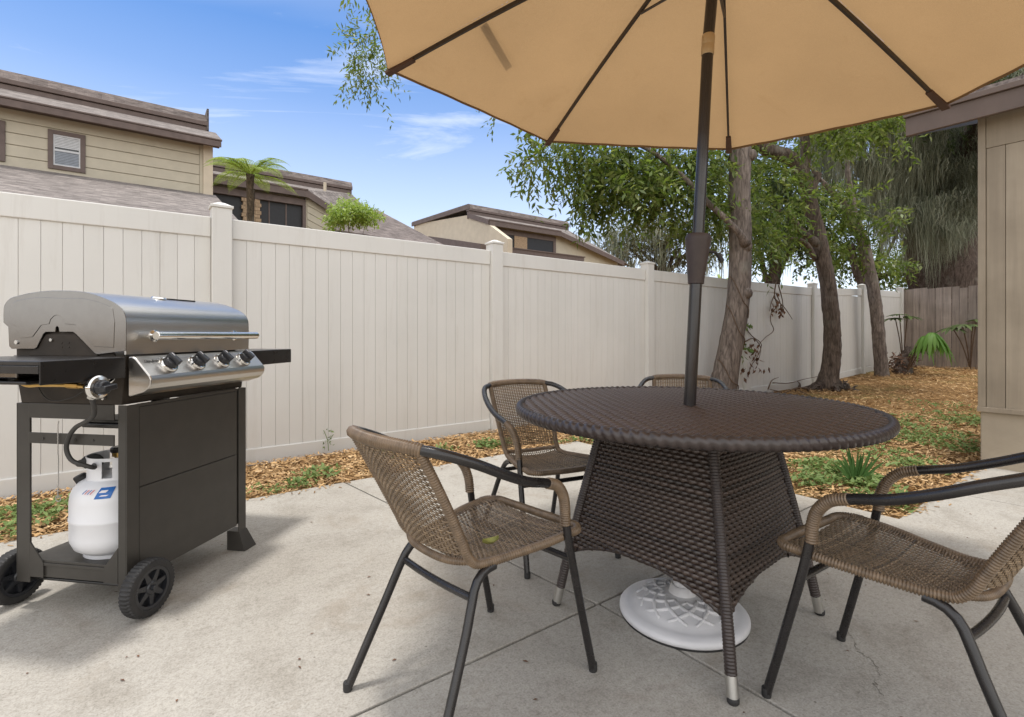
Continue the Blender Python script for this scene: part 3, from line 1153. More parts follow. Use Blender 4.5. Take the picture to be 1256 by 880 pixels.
# side burner valve with its knob, gas tubes
c = np.array((-.115, -.018, .785))
RF = np.stack([np.array((1, 0, 0)), np.array((0, 0, 1.)), np.array((0, -1., 0))], 1)
kb = MB().lathe([(.022, .004), (.0225, .022), (.020, .030), (.016, .031)], 24, c, RF)
Rt = RF @ np.array(Matrix.Rotation(.15, 3, 'Z'))
kb.obox(c + np.array((0, -.036, 0)), (.043, .017, .024), Rt)
ko = kb.build('side_burner_knob', M['knob'], grill, smooth=30, bevel=.003)
MB().lathe([(.037, -.004), (.037, .004), (.033, .008), (.0235, .009), (.0235, .002)], 32, c, RF).build('bezel', M['chrome'], ko, smooth=35)
MB().lathe([(.024, 0), (.034, .006), (.036, .016), (.030, .018)], 24, c + np.array((0, .018, 0)), RF).build('valve_cup', M['enamel'], ko, smooth=35)
MB().tube(spline([(-.115, .03, .787), (-.11, .08, .789), (-.11, .20, .789), (-.11, .262, .790), (-.11, .282, .802), (-.11, .284, .84)], 30), .0068, 12).build('gas_tube', M['brass'], grill, smooth=50)
MB().tube([(-.111, .055, .788), (-.11, .10, .789)], .0095, 6).build('tube_nut', M['brass'], grill, smooth=30)
MB().tube(spline([(-.09, .012, .790), (-.06, .014, .789), (-.035, .018, .80), (-.015, .03, .83)], 16), .006, 10).build('igniter_tube', M['chrome'], grill, smooth=50)
ck = MB()
ck.tube(spline([(-.010, .10, .79), (-.02, .2, .735), (-.012, .3, .73), (-.008, .36, .80)], 24), .0018, 5)
ck.build('igniter_wire', M['rubber'], grill)
# chain for the match holder
ch = MB()
zz = .655
while zz > .40:
    ch.tube([(-.006, .262 + .002 * (-1)**int(zz * 200), zz), (-.006, .262, zz - .011)], .0016, 5)
    zz -= .0105
ch.tube([(-.006 + .0, .262 + .010 * cos(t), .392 + .010 * sin(t)) for t in np.linspace(0, 2 * pi, 12)], .0016, 5)
ch.build('match_chain', M['zinc'], grill)

# ---- propane tank, standing on the shelf of the cart
TP = GO + GX * .150 + GY * .190
TPz = .1658
tank = thing('propane_tank', 'white propane cylinder with a blue sticker standing on the cart shelf of the grill', 'gas tank', (TP[0], TP[1], TPz), GA)
tb = MB().lathe([(.085, .012), (.105, .014), (.128, .032), (.139, .058), (.1405, .075), (.1405, .128), (.1425, .131), (.1425, .139), (.1405, .142), (.1405, .195), (.138, .218), (.130, .240), (.112, .260), (.085, .274), (.05, .282), (.012, .284)], 64)
to = tb.build('cylinder', M['tank'], tank, smooth=60)
MB().lathe([(.099, 0), (.102, 0), (.102, .024), (.099, .024)], 48, cap=False).build('foot_ring', M['tank'], tank, smooth=40)
cl = MB()
N = 60
vs, fs = [], []
rows = [(.0, .094), (.012, .092), (.07, .092), (.082, .095)]
open_ = lambda t: False
for i in range(N + 1):
    t = radians(-150) + radians(300) * i / N + radians(95)
    for z, r in rows:
        vs.append((r * cos(t), r * sin(t), .266 + z))
    for z, r in rows[::-1]:
        vs.append(((r - .003) * cos(t), (r - .003) * sin(t), .266 + z))
k = 8
for i in range(N):
    mid = (i % 15)
    for j in range(k):
        j2 = (j + 1) % k
        if mid in (5, 6, 7, 8) and j in (1, 5):
            continue
        fs.append((i * k + j, i * k + j2, (i + 1) * k + j2, (i + 1) * k + j))
cl.add(vs, fs).build('collar', M['tank'], tank, smooth=40)
va = MB().lathe([(.018, .28), (.018, .30), (.013, .302), (.013, .335), (.02, .337), (.022, .355), (.018, .358)], 16)
vo = va.build('valve', M['brass'], tank, smooth=35)
MB().lathe([(.024, 0), (.026, .006), (.026, .016), (.022, .02)], 10, (0, 0, .352)).build('hand_wheel', M['enamel'], vo, smooth=30)
# valve coupling towards the side of the cart, plug on the shoulder
Rz = np.stack([np.array((0, 0, 1.)), np.array((0, 1., 0)), np.array((-1., 0, 0))], 1)
MB().lathe([(.022, 0), (.026, .004), (.026, .022), (.018, .026), (.012, .05)], 12, (-.035, .055, .325), np.stack([np.array((0, 0, 1.)), norm((.5, -.9, 0)) * -1 @ np.eye(3), norm((-.9, .5, 0))], 1)).build('coupling', M['black_rubber'], tank, smooth=35)
MB().lathe([(.017, 0), (.020, .003), (.020, .026), (.017, .03)], 14, (-.055, .088, .252), np.array(Matrix.Rotation(radians(-20), 3, 'X') @ Matrix.Rotation(radians(-18), 3, 'Y'))).build('plug', M['black_rubber'], tank, smooth=35)


def tank_prof(q):
    P = np.array([(.1405, .17), (.1405, .195), (.138, .218), (.130, .240), (.112, .260), (.085, .274)])
    d = np.r_[0, np.cumsum(np.linalg.norm(np.diff(P, axis=0), axis=1))]
    return np.interp(q, d, P[:, 0]), np.interp(q, d, P[:, 1])


def sticker(name, t0, t1, q0, q1, mat, off, parent, shear=0):
    def f(s, t):
        r, z = tank_prof(q0 + (q1 - q0) * t)
        a = t0 + (t1 - t0) * s + shear * t
        return ((r + off) * cos(a), (r + off) * sin(a), z + off * .8)
    return MB().grid(f, 8, 6).build(name, mat, parent, smooth='all', fix=False)


bs = sticker('sticker', radians(197), radians(217), .050, .090, M['blue'], .0010, to, radians(6))
sticker('sticker_mark', radians(202), radians(211), .070, .079, M['paper'], .0016, bs, radians(3))
sticker('sticker_mark', radians(203), radians(212), .058, .062, M['paper'], .0016, bs, radians(3))
ws = sticker('sticker', radians(177), radians(194), .062, .086, M['paper'], .0010, to, radians(5))
for k in range(4):
    sticker('sticker_mark', radians(178 + k * 4), radians(179.6 + k * 4), .066, .082, M['red'] if k % 2 else M['blue'], .0016, ws, radians(4))

# ---- hose from the side burner valve to the tank
pts = [(-.112, .012, .758), (-.105, .010, .73), (-.085, .03, .70), (-.05, .10, .665), (-.03, .17, .635), (-.02, .205, .60), (-.018, .215, .565), (-.012, .20, .525), (.0, .17, .508), (.04, .16, .504), (.075, .20, .504), (.095, .245, .503)]
pts[-3:] = [(.02, .155, .495), (.055, .19, .492), (.092, .225, .492)]
MB().tube(spline(pts, 60), .0072, 12).build('gas_hose', M['rubber'], grill, smooth='all')
MB().tube([(-.115, .0, .768), (-.112, .010, .752)], .012, 8).build('hose_nut', M['zinc'], grill, smooth=30)
# ------------------------------------------------------------------ ground, slabs
gnd = MB()
US = np.r_[-400, -120, -40, np.arange(-16, 30, 1.0), 50, 120, 400]
WS = np.r_[-400, -120, -40, -12, -6, np.arange(-3, 12, .75), 20, 40, 120, 400]
gnd.add([(u, w, ground_z(u, w) - (.09 if (u < 5.2 and w < 3.3) else 0) - .02) for u in US for w in WS],
        [(i * len(WS) + j, (i + 1) * len(WS) + j, (i + 1) * len(WS) + j + 1, i * len(WS) + j + 1) for i in range(len(US) - 1) for j in range(len(WS) - 1)])
g = gnd.build('ground', M['soil'], smooth='all')
g.rotation_euler = (0, 0, YARD)
tag(g, 'brown mulched soil of the yard', 'ground', kind='structure')

patio = bpy.data.objects.new('patio', None)
COL.objects.link(patio)
patio.rotation_euler = (0, 0, YARD)
tag(patio, 'pale concrete patio slabs with joints', 'patio', kind='structure')
J = .0048
slabs = [[(-7, 1.243 + J), (1.305 - J, 1.243 + J), (1.085 - J, 3.24), (-7, 3.24)],
         [(1.305 + J, 1.243 + J), (3.15, 1.243 + J), (3.15, 3.24), (1.085 + J, 3.24)],
         [(-7, -4), (1.325 - J, -4), (1.315 - J, 1.243 - J), (-7, 1.243 - J)],
         [(1.325 + J, -4), (3.93 - J, -4), (3.93 - J, .885), (3.15, .885), (3.15, 1.243 - J), (1.315 + J, 1.243 - J)],
         [(3.93 + J, -4), (6, -4), (6, .885), (3.93 + J, .885)]]
for sl in slabs:
    MB().prism(sl, 2, -.10, 0).build('slab', M['concrete'], patio, bevel=.003)
MB().box(-6.9, 3.1, -3.9, 3.2, -.11, -.012).box(3.0, 5.9, -3.9, .84, -.11, -.0121).build('joint_bed', M['joint'], patio)
# hairline crack near the right-hand chair
cr = MB()
pts = []
for px, py in ((1030, 768), (1046, 782), (1052, 798), (1070, 812), (1078, 826), (1074, 840), (1084, 856)):
    Y = 620 * EYE / (py - 410)
    X = (px - 628) / 620 * Y
    pts.append((.8 * X + .6 * Y, -.6 * X + .8 * Y))
Q = spline([(a, b, 0) for a, b in pts], 60)
Q[:, :2] += RNG.normal(0, .0035, (60, 2))
for i in range(59):
    p, q = Q[i], Q[i + 1]
    w = .0006 + .0008 * RNG.random()
    cr.add([(p[0] - w, p[1], .0012), (q[0] - w, q[1], .0012), (q[0] + w, q[1], .0012), (p[0] + w, p[1], .0012)], [(0, 1, 2, 3)])
cr.build('crack', M['crack'], patio)
# grit on the concrete
n = 220
uv = np.stack([RNG.uniform(-2.2, 3.6, n), RNG.uniform(-1.2, 3.1, n)], 1)
gr = []
for u, w in uv:
    a = RNG.uniform(0, 2 * pi)
    l, wd = RNG.uniform(.003, .011), RNG.uniform(.002, .004)
    d, e = np.array((cos(a), sin(a), 0)), np.array((-sin(a), cos(a), 0))
    c = np.array(uw(u, w, .0022))
    gr.append([c - d * l, c - e * wd + (0, 0, .002), c + d * l, c + e * wd + (0, 0, .0015)])
tag(quad_mesh('leaf_litter', gr, M['dry']), 'tiny bits of dry debris scattered over the patio', 'litter', kind='stuff')

# ------------------------------------------------------------------ mulch of wood chips


def bed(u, w):
    if w < 3.25 and u < 3.16 and w > -9:
        return False
    if w < .9 and u < 6:
        return False
    return w < 4.2


def chips(n, u0, u1, w0, w1, l0, l1):
    out = []
    U = RNG.uniform(u0, u1, n)
    W = RNG.uniform(w0, w1, n)
    for u, w in zip(U, W):
        if not bed(u, w):
            continue
        if w > 4.15 or (u > 4.85 and w < .89):
            continue
        a = RNG.uniform(0, 2 * pi)
        l = RNG.uniform(l0, l1)
        wd = RNG.uniform(.0025, .0065)
        tilt = RNG.normal(0, .22)
        c = np.array(uw(u, w, ground_z(u, w) + RNG.uniform(-.012, .028)))
        d = np.array((cos(a) * cos(tilt), sin(a) * cos(tilt), sin(tilt)))
        e = np.array((-sin(a), cos(a), RNG.normal(0, .4)))
        out.append([c - d * l - e * wd * .6, c - d * l * .7 + e * wd, c + d * l + e * wd * .5, c + d * l * .8 - e * wd])
    return out


Q = chips(38000, -3.2, 4.2, 3.22, 4.2, .008, .034) + chips(38000, 3.1, 7.5, .86, 4.2, .008, .036) + chips(18000, 7.5, 15.2, -1.5, 4.2, .014, .05)
for _ in range(420):   # chips kicked out onto the edge of the slab
    if RNG.random() < .6:
        u, w = RNG.uniform(-2.6, 3.1), 3.24 - abs(RNG.normal(0, .045))
    else:
        u, w = RNG.uniform(3.2, 4.8), .885 - abs(RNG.normal(0, .03))
    a, l, wd = RNG.uniform(0, 2 * pi), RNG.uniform(.006, .02), RNG.uniform(.002, .004)
    d, e, c = np.array((cos(a), sin(a), .05)), np.array((-sin(a), cos(a), .2)), np.array(uw(u, w, .004))
    Q.append([c - d * l - e * wd, c - d * l + e * wd, c + d * l + e * wd, c + d * l - e * wd])
tag(quad_mesh('mulch', Q, M['chip']), 'golden brown shredded bark mulch along the fence and over the back yard', 'mulch', kind='stuff')

# ------------------------------------------------------------------ vinyl fence
FW, FU, FP = 4.238, .516, 2.44
fx, fy, _ = uw(FU, FW)
fence = thing('vinyl_fence', 'long off-white vinyl privacy fence with square capped posts', 'fence', (fx, fy, 0), YARD)


def fz(u):
    return ground_z(u, FW) + .0


for k in range(-3, 7):
    u = k * FP
    z = fz(FU + u)
    p = MB().box(u - .064, u + .064, -.064, .064, z - .05, z + 1.885)
    po = p.build('post', M['vinyl'], fence, bevel=.004)
    c = MB().box(u - .073, u + .073, -.073, .073, z + 1.885, z + 1.905)
    b = .073
    c.hull([(u - .066, -.066, z + 1.905), (u + .066, -.066, z + 1.905), (u + .066, .066, z + 1.905), (u - .066, .066, z + 1.905)],
           [(u - .02, -.02, z + 1.93), (u + .02, -.02, z + 1.93), (u + .02, .02, z + 1.93), (u - .02, .02, z + 1.93)])
    c.build('post_cap', M['vinyl'], po, bevel=.003)
    if k == 6:
        break
    z2 = fz(FU + u + FP)
    zm = (z + z2) / 2
    pn = MB()
    a, b = u + .066, u + FP - .066
    nb = 23
    bw = (b - a) / nb
    for i in range(nb):
        pn.box(a + i * bw + .0008, a + (i + 1) * bw - .0008, -.011 + (0 if i % 2 else .001), .011, zm + .10, zm + 1.70)
    pn.box(a, b, -.004, .008, zm + .09, zm + 1.7)
    bo = pn.build('board_panel', M['vinyl'], fence, bevel=.0022)
    for z0, z1 in ((-.02, .108), (1.672, 1.818)):
        MB().hull([(a, -.022, z + z0), (b, -.022, z2 + z0), (b, .022, z2 + z0), (a, .022, z + z0)], [(a, -.022, z + z1), (b, -.022, z2 + z1), (b, .022, z2 + z1), (a, .022, z + z1)]).build('rail', M['vinyl'], bo, bevel=.006)

# ------------------------------------------------------------------ weathered wooden fence closing the yard
M['grey_wood'] = planks('grey_wood', (.29, .24, .205))
ux, uy, _ = uw(FU + 6 * FP + .10, FW)
wf = thing('wooden_fence', 'weathered brown picket fence closing the far end of the yard', 'fence', (ux, uy, 0), YARD)
bd = MB()
z = ground_z(16, 4)
y = .06
i = 0
rr = random.Random(3)
while y > -8:
    wd = rr.uniform(.135, .145)
    t = rr.uniform(-.025, .03) + 1.86
    x0 = .012 * (i % 2)
    bd.hull([(x0, y - wd, z - .03), (x0 + .018, y - wd, z - .03), (x0 + .018, y, z - .03), (x0, y, z - .03)],
            [(x0, y - wd + .0, z + t), (x0 + .018, y - wd, z + t), (x0 + .018, y, z + t - .004), (x0, y, z + t - .004)])
    y -= wd + rr.uniform(.003, .012)
    i += 1
bd.build('pickets', M['grey_wood'], wf)
for z0 in (.35, 1.5):
    MB().box(.032, .07, -8, .06, z + z0, z + z0 + .09).build('rail', M['grey_wood'], wf)
for y in (-.0, -2.4, -4.8, -7.2):
    MB().box(.072, .16, y - .045, y + .045, z - .05, z + 1.8).build('post', M['grey_wood'], wf)

# ------------------------------------------------------------------ neighbouring house, right edge
M['t111'] = planks('ply_siding', (.33, .275, .205), (26, 26, 1.0), .1, .2)
M['stucco'] = plain('stucco_beige', (.36, .30, .22), .9, 0, .08, 5, .5, 45)
M['trimbrown'] = plain('trim_brown', (.115, .080, .062), .6, 0, .12, 6)
M['shingle'] = shingle('roof_shingle', (.21, .19, .18))
M['shingle_dark'] = shingle('roof_shingle_dark', (.165, .142, .134))
hx, hy, _ = uw(4.88, .887)
hs = thing('patio_house', 'brown panel sided house wall with deep eave at the right edge', 'house', (hx, hy, 0), YARD)
w = MB()
w.box(.0, 6, -7, 0, .43, 2.62)
wo = w.build('wall', M['t111'], hs)
b = MB()
y = -.032
while y > -6.5:
    b.box(-.012, .0, y - .0985, y - .002, .43, 2.27)
    y -= .1
b.build('siding', M['t111'], wo, bevel=.0015)
MB().box(-.020, -.0, -.030, .012, .43, 2.52).build('corner_board', M['t111'], wo, bevel=.003)
MB().box(-.016, .0, -6.9, -.032, 2.273, 2.55).build('frieze_board', M['t111'], wo, bevel=.003)
MB().box(-.030, .02, -6.9, .014, .395, .43).build('sill_board', M['t111'], wo, bevel=.003)
MB().box(.003, 6, -7, .002, -.05, .395).build('plinth', M['stucco'], wo, bevel=.01)
rf = MB()
e0, yb, ye = -.19, .39, -7
sl = .30
rf.hull([(e0 - .012, ye, 2.628), (5, ye, 2.628 + sl * 5.2), (5, yb + .02, 2.628 + sl * 5.2), (e0 - .012, yb + .02, 2.628)], [(e0 - .012, ye, 2.652), (5, ye, 2.652 + sl * 5.2), (5, yb + .02, 2.652 + sl * 5.2), (e0 - .012, yb + .02, 2.652)])
ro = rf.build('roof', M['shingle_dark'], hs)
f = MB()
f.box(e0, e0 + .035, ye, yb, 2.45, 2.585)
f.box(e0 - .022, e0 + .03, ye, yb + .01, 2.586, 2.626)
f.build('fascia', M['trimbrown'], ro, bevel=.003)
rk = MB()
rk.hull([(e0 + .037, yb - .035, 2.45), (5, yb - .035, 2.45 + sl * 5.15), (5, yb, 2.45 + sl * 5.15), (e0 + .037, yb, 2.45)], [(e0 + .037, yb - .035, 2.62), (5, yb - .035, 2.62 + sl * 5.15), (5, yb, 2.62 + sl * 5.15), (e0 + .037, yb, 2.62)])
rk.build('rake_board', M['trimbrown'], ro)
MB().box(e0 + .036, -.001, ye, yb - .036, 2.54, 2.556).build('soffit', M['t111'], ro)

# ------------------------------------------------------------------ townhouses beyond the fence
M['siding'] = plain('siding_tan', (.48, .435, .34), .8, 0, .06, 3, .3, 50)
M['cream'] = plain('stucco_cream', (.55, .475, .365), .9, 0, .06, 3, .4, 40)
M['trim2'] = plain('trim_maroon_brown', (.125, .092, .08), .7, 0, .15, 5)
M['glass'] = plain('dark_glass', (.02, .022, .026), .12, 0, .1, spec=.6)
M['screen'] = plain('insect_screen', (.018, .019, .022), .6)
M['blind_low'] = plain('screened_blind', (.24, .27, .31), .5)
M['blind'] = plain('white_blind', (.55, .56, .57), .5)
M['brick'] = plain('tan_brick', (.36, .255, .16), .9, 0, .3, 14)


def slope(mb, pts, t=.06):
    lo = [np.array(p, float) - (0, 0, t) for p in pts]
    return mb.hull(lo, [np.array(p, float) for p in pts])


def parapet(root_roof, x0, x1, y):
    b = MB().box(x0, x1, y, y + .3, 7.45, 7.83).box(x0 - .02, x1 + .02, y - .05, y + .34, 7.85, 7.98)
    b.build('parapet_trim', M['trim2'], root_roof, bevel=.01)
    MB().hull([(x0 - .03, y - .03, 7.98), (x1 + .03, y - .03, 7.98), (x1 + .03, y + .5, 7.98), (x0 - .03, y + .5, 7.98)], [(x0 - .03, y + .12, 8.25), (x1 + .03, y + .12, 8.25), (x1 + .03, y + .5, 8.25), (x0 - .03, y + .5, 8.25)]).build('parapet_cap', M['shingle_dark'], root_roof)


def window(parent, x0, x1, y, z0, z1, blind=True):
    f = MB()
    t = .11
    f.box(x0, x0 + t, y - .04, y + .02, z0, z1).box(x1 - t, x1, y - .04, y + .02, z0, z1)
    f.box(x0 + t, x1 - t, y - .04, y + .02, z1 - t, z1).box(x0 + t, x1 - t, y - .04, y + .02, z0, z0 + t)
    fo = f.build('window', M['trim2'], parent, bevel=.006)
    zm = (z0 + z1) / 2
    MB().box(x0 + t, x1 - t, y + .0, y + .012, z0 + t, z1 - t).build('pane', M['glass'], fo)
    s = MB().box(x0 + t, x0 + t + .03, y - .015, y + .005, z0 + t, z1 - t).box(x1 - t - .03, x1 - t, y - .015, y + .005, z0 + t, z1 - t)
    s.box(x0 + t + .03, x1 - t - .03, y - .02, y + .003, zm - .025, zm + .025).box(x0 + t + .03, x1 - t - .03, y - .015, y + .005, z0 + t, z0 + t + .035).box(x0 + t + .03, x1 - t - .03, y - .015, y + .005, z1 - t - .03, z1 - t)
    s.build('sash', M['blind'] if blind else M['trim2'], fo)
    if blind:
        bl, lw = MB(), MB()
        z = z0 + t + .04
        while z < z1 - t - .04:
            if abs(z - zm) > .04:
                (bl if z > zm else lw).box(x0 + t + .03, x1 - t - .03, y - .006, y - .001, z, z + .032)
            z += .042
        bl.build('blind', M['blind'], fo)
        lw.build('blind', M['blind_low'], fo)
    return fo


ROWS = 'townhouses beyond the fence'
# A: the nearest, long tan siding
ax, ay, _ = uw(0, 18.5)
A = thing('townhouse', 'tan sided townhouse with two small white-blind windows above a lower shingle roof', 'house', (ax, ay, 0), YARD, ROWS)
wa = MB().box(-14, 1.95, .02, 9, 0, 6.95).box(-14, 1.9, -4.6, .0, 0, 3.5).build('wall', M['siding'], A)
sd = MB()
for k in range(6):
    z = 5.30 + k * .31
    sd.box(-14, 1.66, -.018, .018, z + .012, z + .302)
sd.box(1.67, 1.76, -.012, .018, 5.3, 6.95)
sd.build('siding', M['siding'], wa, bevel=.004)
MB().box(1.76, 2.02, -.09, .4, 4.9, 6.95).build('corner_pier', M['cream'], wa, bevel=.006)
for x0, x1 in ((-1.84, -1.06), (-3.44, -2.66), (-7.4, -6.6)):
    window(wa, x0, x1, -.02, 5.44, 6.50)
ra = slope(MB(), [(-14, -.5, 6.99), (2.22, -.5, 6.99), (2.22, 1.02, 7.70), (-14, 1.02, 7.70)]).build('roof', M['shingle'], A)
parapet(ra, -14, 1.98, 1.0)
MB().box(1.96, 2.02, .96, 1.5, 7.7, 8.42).build('parapet_end', M['shingle'], ra)
MB().box(-14, 2.2, -.53, -.49, 6.75, 6.93).box(-14, 2.22, -.55, -.5, 6.94, 6.985).box(-14, 2.2, -.48, .0, 6.86, 6.88).build('fascia', M['trim2'], ra, bevel=.006)
vp = MB().tube([(-4.15, .2, 7.2), (-4.15, .2, 7.62)], .07, 10).lathe([(.18, 0), (.1, .12), (.08, .13)], 10, (-4.15, .2, 7.28))
vp.build('vent_pipe', M['cream'], ra, smooth=40)
slope(MB(), [(-14, -5.0, 3.55), (2.1, -5.0, 3.55), (2.1, .0, 5.36), (-14, 0, 5.36)]).build('lower_roof', M['shingle'], A)

# B: behind the tree fern
bx, by, _ = uw(.9, 22.5)
B = thing('townhouse', 'brown townhouse with dark screened balcony behind the tree fern', 'house', (bx, by, 0), YARD, ROWS)
wb = MB().box(.0, 5.0, .25, 9, 0, 6.9).prism([(5.0, 0), (6.6, 0), (6.6, 6.2), (5.0, 6.92)], 1, .02, 9).build('wall', M['siding'], B)
dg = MB()
for k in range(9):
    c = 6.72 - k * .30
    dg.hull([(5.05, -.012, c - .26), (6.5, -.012, c - .26 - .62), (6.5, .02, c - .26 - .62), (5.05, .02, c - .26)], [(5.05, -.012, c), (6.5, -.012, c - .62), (6.5, .02, c - .62), (5.05, .02, c)])
dg.build('siding', M['siding'], wb)
rb_ = slope(MB(), [(-.3, -.25, 7.03), (5.0, -.25, 7.03), (7.5, 1.5, 7.66), (-.3, 1.5, 7.66)])
slope(rb_, [(5.0, -.25, 7.03), (6.35, -.25, 6.33), (8.6, 1.5, 6.75), (7.5, 1.5, 7.66)])
rbo = rb_.build('roof', M['shingle'], B)
parapet(rbo, -.3, 7.5, 1.5)
MB().box(-.3, 5.0, -.28, -.24, 6.72, 7.0).box(-.3, 5.02, -.31, -.25, 7.0, 7.06).hull([(5.0, -.28, 6.72), (6.35, -.28, 6.02), (6.35, -.24, 6.02), (5.0, -.24, 6.72)], [(5.0, -.28, 7.02), (6.35, -.28, 6.32), (6.35, -.24, 6.32), (5.0, -.24, 7.02)]).build('fascia', M['trim2'], rbo)
MB().tube([(6.0, .7, 7.3), (6.0, .7, 7.75)], .07, 8).build('vent_pipe', M['cream'], rbo, smooth=40)
MB().box(.0, 4.98, -.05, .2, 6.40, 6.66).box(4.86, 4.99, -.04, .2, 4.2, 6.40).build('beam', M['trim2'], wb)
MB().box(.05, 4.85, .10, .13, 4.6, 6.40).build('balcony_screen', M['screen'], wb)
ib = MB()
for x in (.7, 1.4, 3.55, 4.2):
    ib.box(x, x + .05, .07, .10, 4.6, 6.4)
ib.build('screen_frame', M['trim2'], wb)
cb_ = MB()
zz = 3.5
k = 0
while zz < 6.38:
    for x in (2.55, 2.78, 3.0):
        cb_.box(x + (.05 if k % 2 else 0), x + .21 + (.05 if k % 2 else 0), -.04, .09, zz, zz + .14)
    zz += .152
    k += 1
cb_.build('brick_column', M['brick'], wb)
lo = MB()
slope(lo, [(4.9, -4.0, 4.75), (10.2, -3.2, 4.7), (8.3, .45, 6.85), (5.65, -2.2, 5.62)])
lob = lo.build('lower_roof', M['shingle_dark'], B)
MB().hull([(4.86, -4.06, 4.5), (5.60, -2.26, 5.36), (5.64, -2.26, 5.36), (4.9, -4.06, 4.5)], [(4.86, -4.06, 4.80), (5.60, -2.26, 5.68), (5.64, -2.26, 5.68), (4.9, -4.06, 4.80)]).build('rake_board', M['trim2'], lob)
MB().hull([(5.0, -3.8, 0), (9.9, -3.0, 0), (9.9, 0, 0), (5.7, 0, 0)], [(5.0, -3.8, 4.6), (9.9, -3.0, 4.55), (8.3, 0, 6.2), (5.8, -2.0, 5.5)]).build('lower_wall', M['siding'], B)

# C: the far one with the cream gable
cx, cy, _ = uw(15.1, 22.5)
Ch = thing('townhouse', 'cream gabled townhouse with brown clerestory windows seen over the middle of the fence', 'house', (cx, cy, 0), YARD, ROWS)
wc = MB().prism([(-2.0, 0), (-2.0, 5.75), (0, 6.95), (1.45, 7.62), (8.6, 8.3), (8.6, 0)], 0, .0, .30).build('wall', M['cream'], Ch)
MB().box(.30, 5.1, .1, 8.6, 0, 6.95).prism([(5.1, 0), (10.6, 0), (10.6, 5.68), (5.1, 6.95)], 1, .1, 8.6).build('wall', M['siding'], Ch)
rc = slope(MB(), [(-.05, -.35, 7.0), (5.1, -.35, 7.0), (7.5, 1.5, 7.66), (-.05, 1.5, 7.66)])
slope(rc, [(5.1, -.35, 7.0), (10.7, -.35, 5.72), (13.4, 1.5, 5.95), (7.5, 1.5, 7.66)])
slope(rc, [(-.05, 1.9, 8.27), (7.5, 1.9, 8.27), (7.5, 8.8, 8.5), (-.05, 8.8, 8.5)])
slope(rc, [(7.5, 1.5, 7.66), (13.4, 1.5, 5.95), (13.4, 8.8, 5.95), (7.5, 8.8, 7.66)])
rco = rc.build('roof', M['shingle'], Ch)
parapet(rco, -.05, 7.5, 1.5)
MB().hull([(-.09, 1.5, 7.95), (-.03, 1.5, 7.95), (-.03, 8.8, 8.2), (-.09, 8.8, 8.2)], [(-.09, 1.5, 8.2), (-.03, 1.5, 8.2), (-.03, 8.8, 8.45), (-.09, 8.8, 8.45)]).build('rake_board', M['trim2'], rco)
fc = MB().box(.0, 5.1, -.39, -.35, 6.72, 6.98).box(-.03, 5.12, -.42, -.36, 6.98, 7.04)
fc.hull([(5.1, -.39, 6.72), (10.7, -.39, 5.44), (10.7, -.35, 5.44), (5.1, -.35, 6.72)], [(5.1, -.39, 7.0), (10.7, -.39, 5.72), (10.7, -.35, 5.72), (5.1, -.35, 7.0)])
fc.hull([(-.06, -.35, 6.75), (-.02, -.35, 6.75), (-.02, 1.5, 7.4), (-.06, 1.5, 7.4)], [(-.06, -.35, 7.02), (-.02, -.35, 7.02), (-.02, 1.5, 7.68), (-.06, 1.5, 7.68)])
fc.build('fascia', M['trim2'], rco)
cw = MB().box(.31, 5.05, .0, .09, 6.45, 6.72).box(.31, 5.05, .0, .09, 5.5, 5.72).box(.31, .6, .0, .09, 5.72, 6.45).box(4.85, 5.05, .0, .09, 5.72, 6.45)
cwo = cw.build('clerestory_frame', M['trim2'], wc)
for x0, x1 in ((.6, 1.95), (2.85, 4.85)):
    MB().box(x0, x1, .04, .08, 5.72, 6.45).build('clerestory_pane', M['screen'], wc)
MB().box(1.95, 2.85, -.01, .08, 5.73, 6.44).build('shutter', M['brick'], wc)
MB().box(.35, 6.4, -1.0, -.6, 5.28, 5.5).box(.35, 6.45, -1.05, -.55, 5.5, 5.56).build('ledge', M['trim2'], wc)
MB().hull([(-.7, -.6, 5.2), (-.02, -.6, 5.2), (-.02, 5.2, 6.5), (-.7, 5.2, 6.5)], [(-.7, -.6, 5.62), (-.02, -.6, 5.62), (-.02, 5.2, 6.92), (-.7, 5.2, 6.92)]).build('side_eave', M['trim2'], wc)
# ------------------------------------------------------------------ foliage tools


def rand_dirs(n, rng):
    v = rng.normal(size=(n, 3))
    return v / np.linalg.norm(v, axis=1, keepdims=True)


def leaf_quads(P, Dv, Nv, L, W, fold=.18):
    Sd = np.cross(Dv, Nv)
    Sd /= np.maximum(np.linalg.norm(Sd, axis=1, keepdims=True), 1e-6)
    N2 = np.cross(Sd, Dv)
    m = P + Dv * (L * .45)[:, None] + N2 * (W * fold)[:, None]
    return np.stack([P, m + Sd * (W * .5)[:, None], P + Dv * L[:, None] - N2 * (L * .06)[:, None], m - Sd * (W * .5)[:, None]], 1)


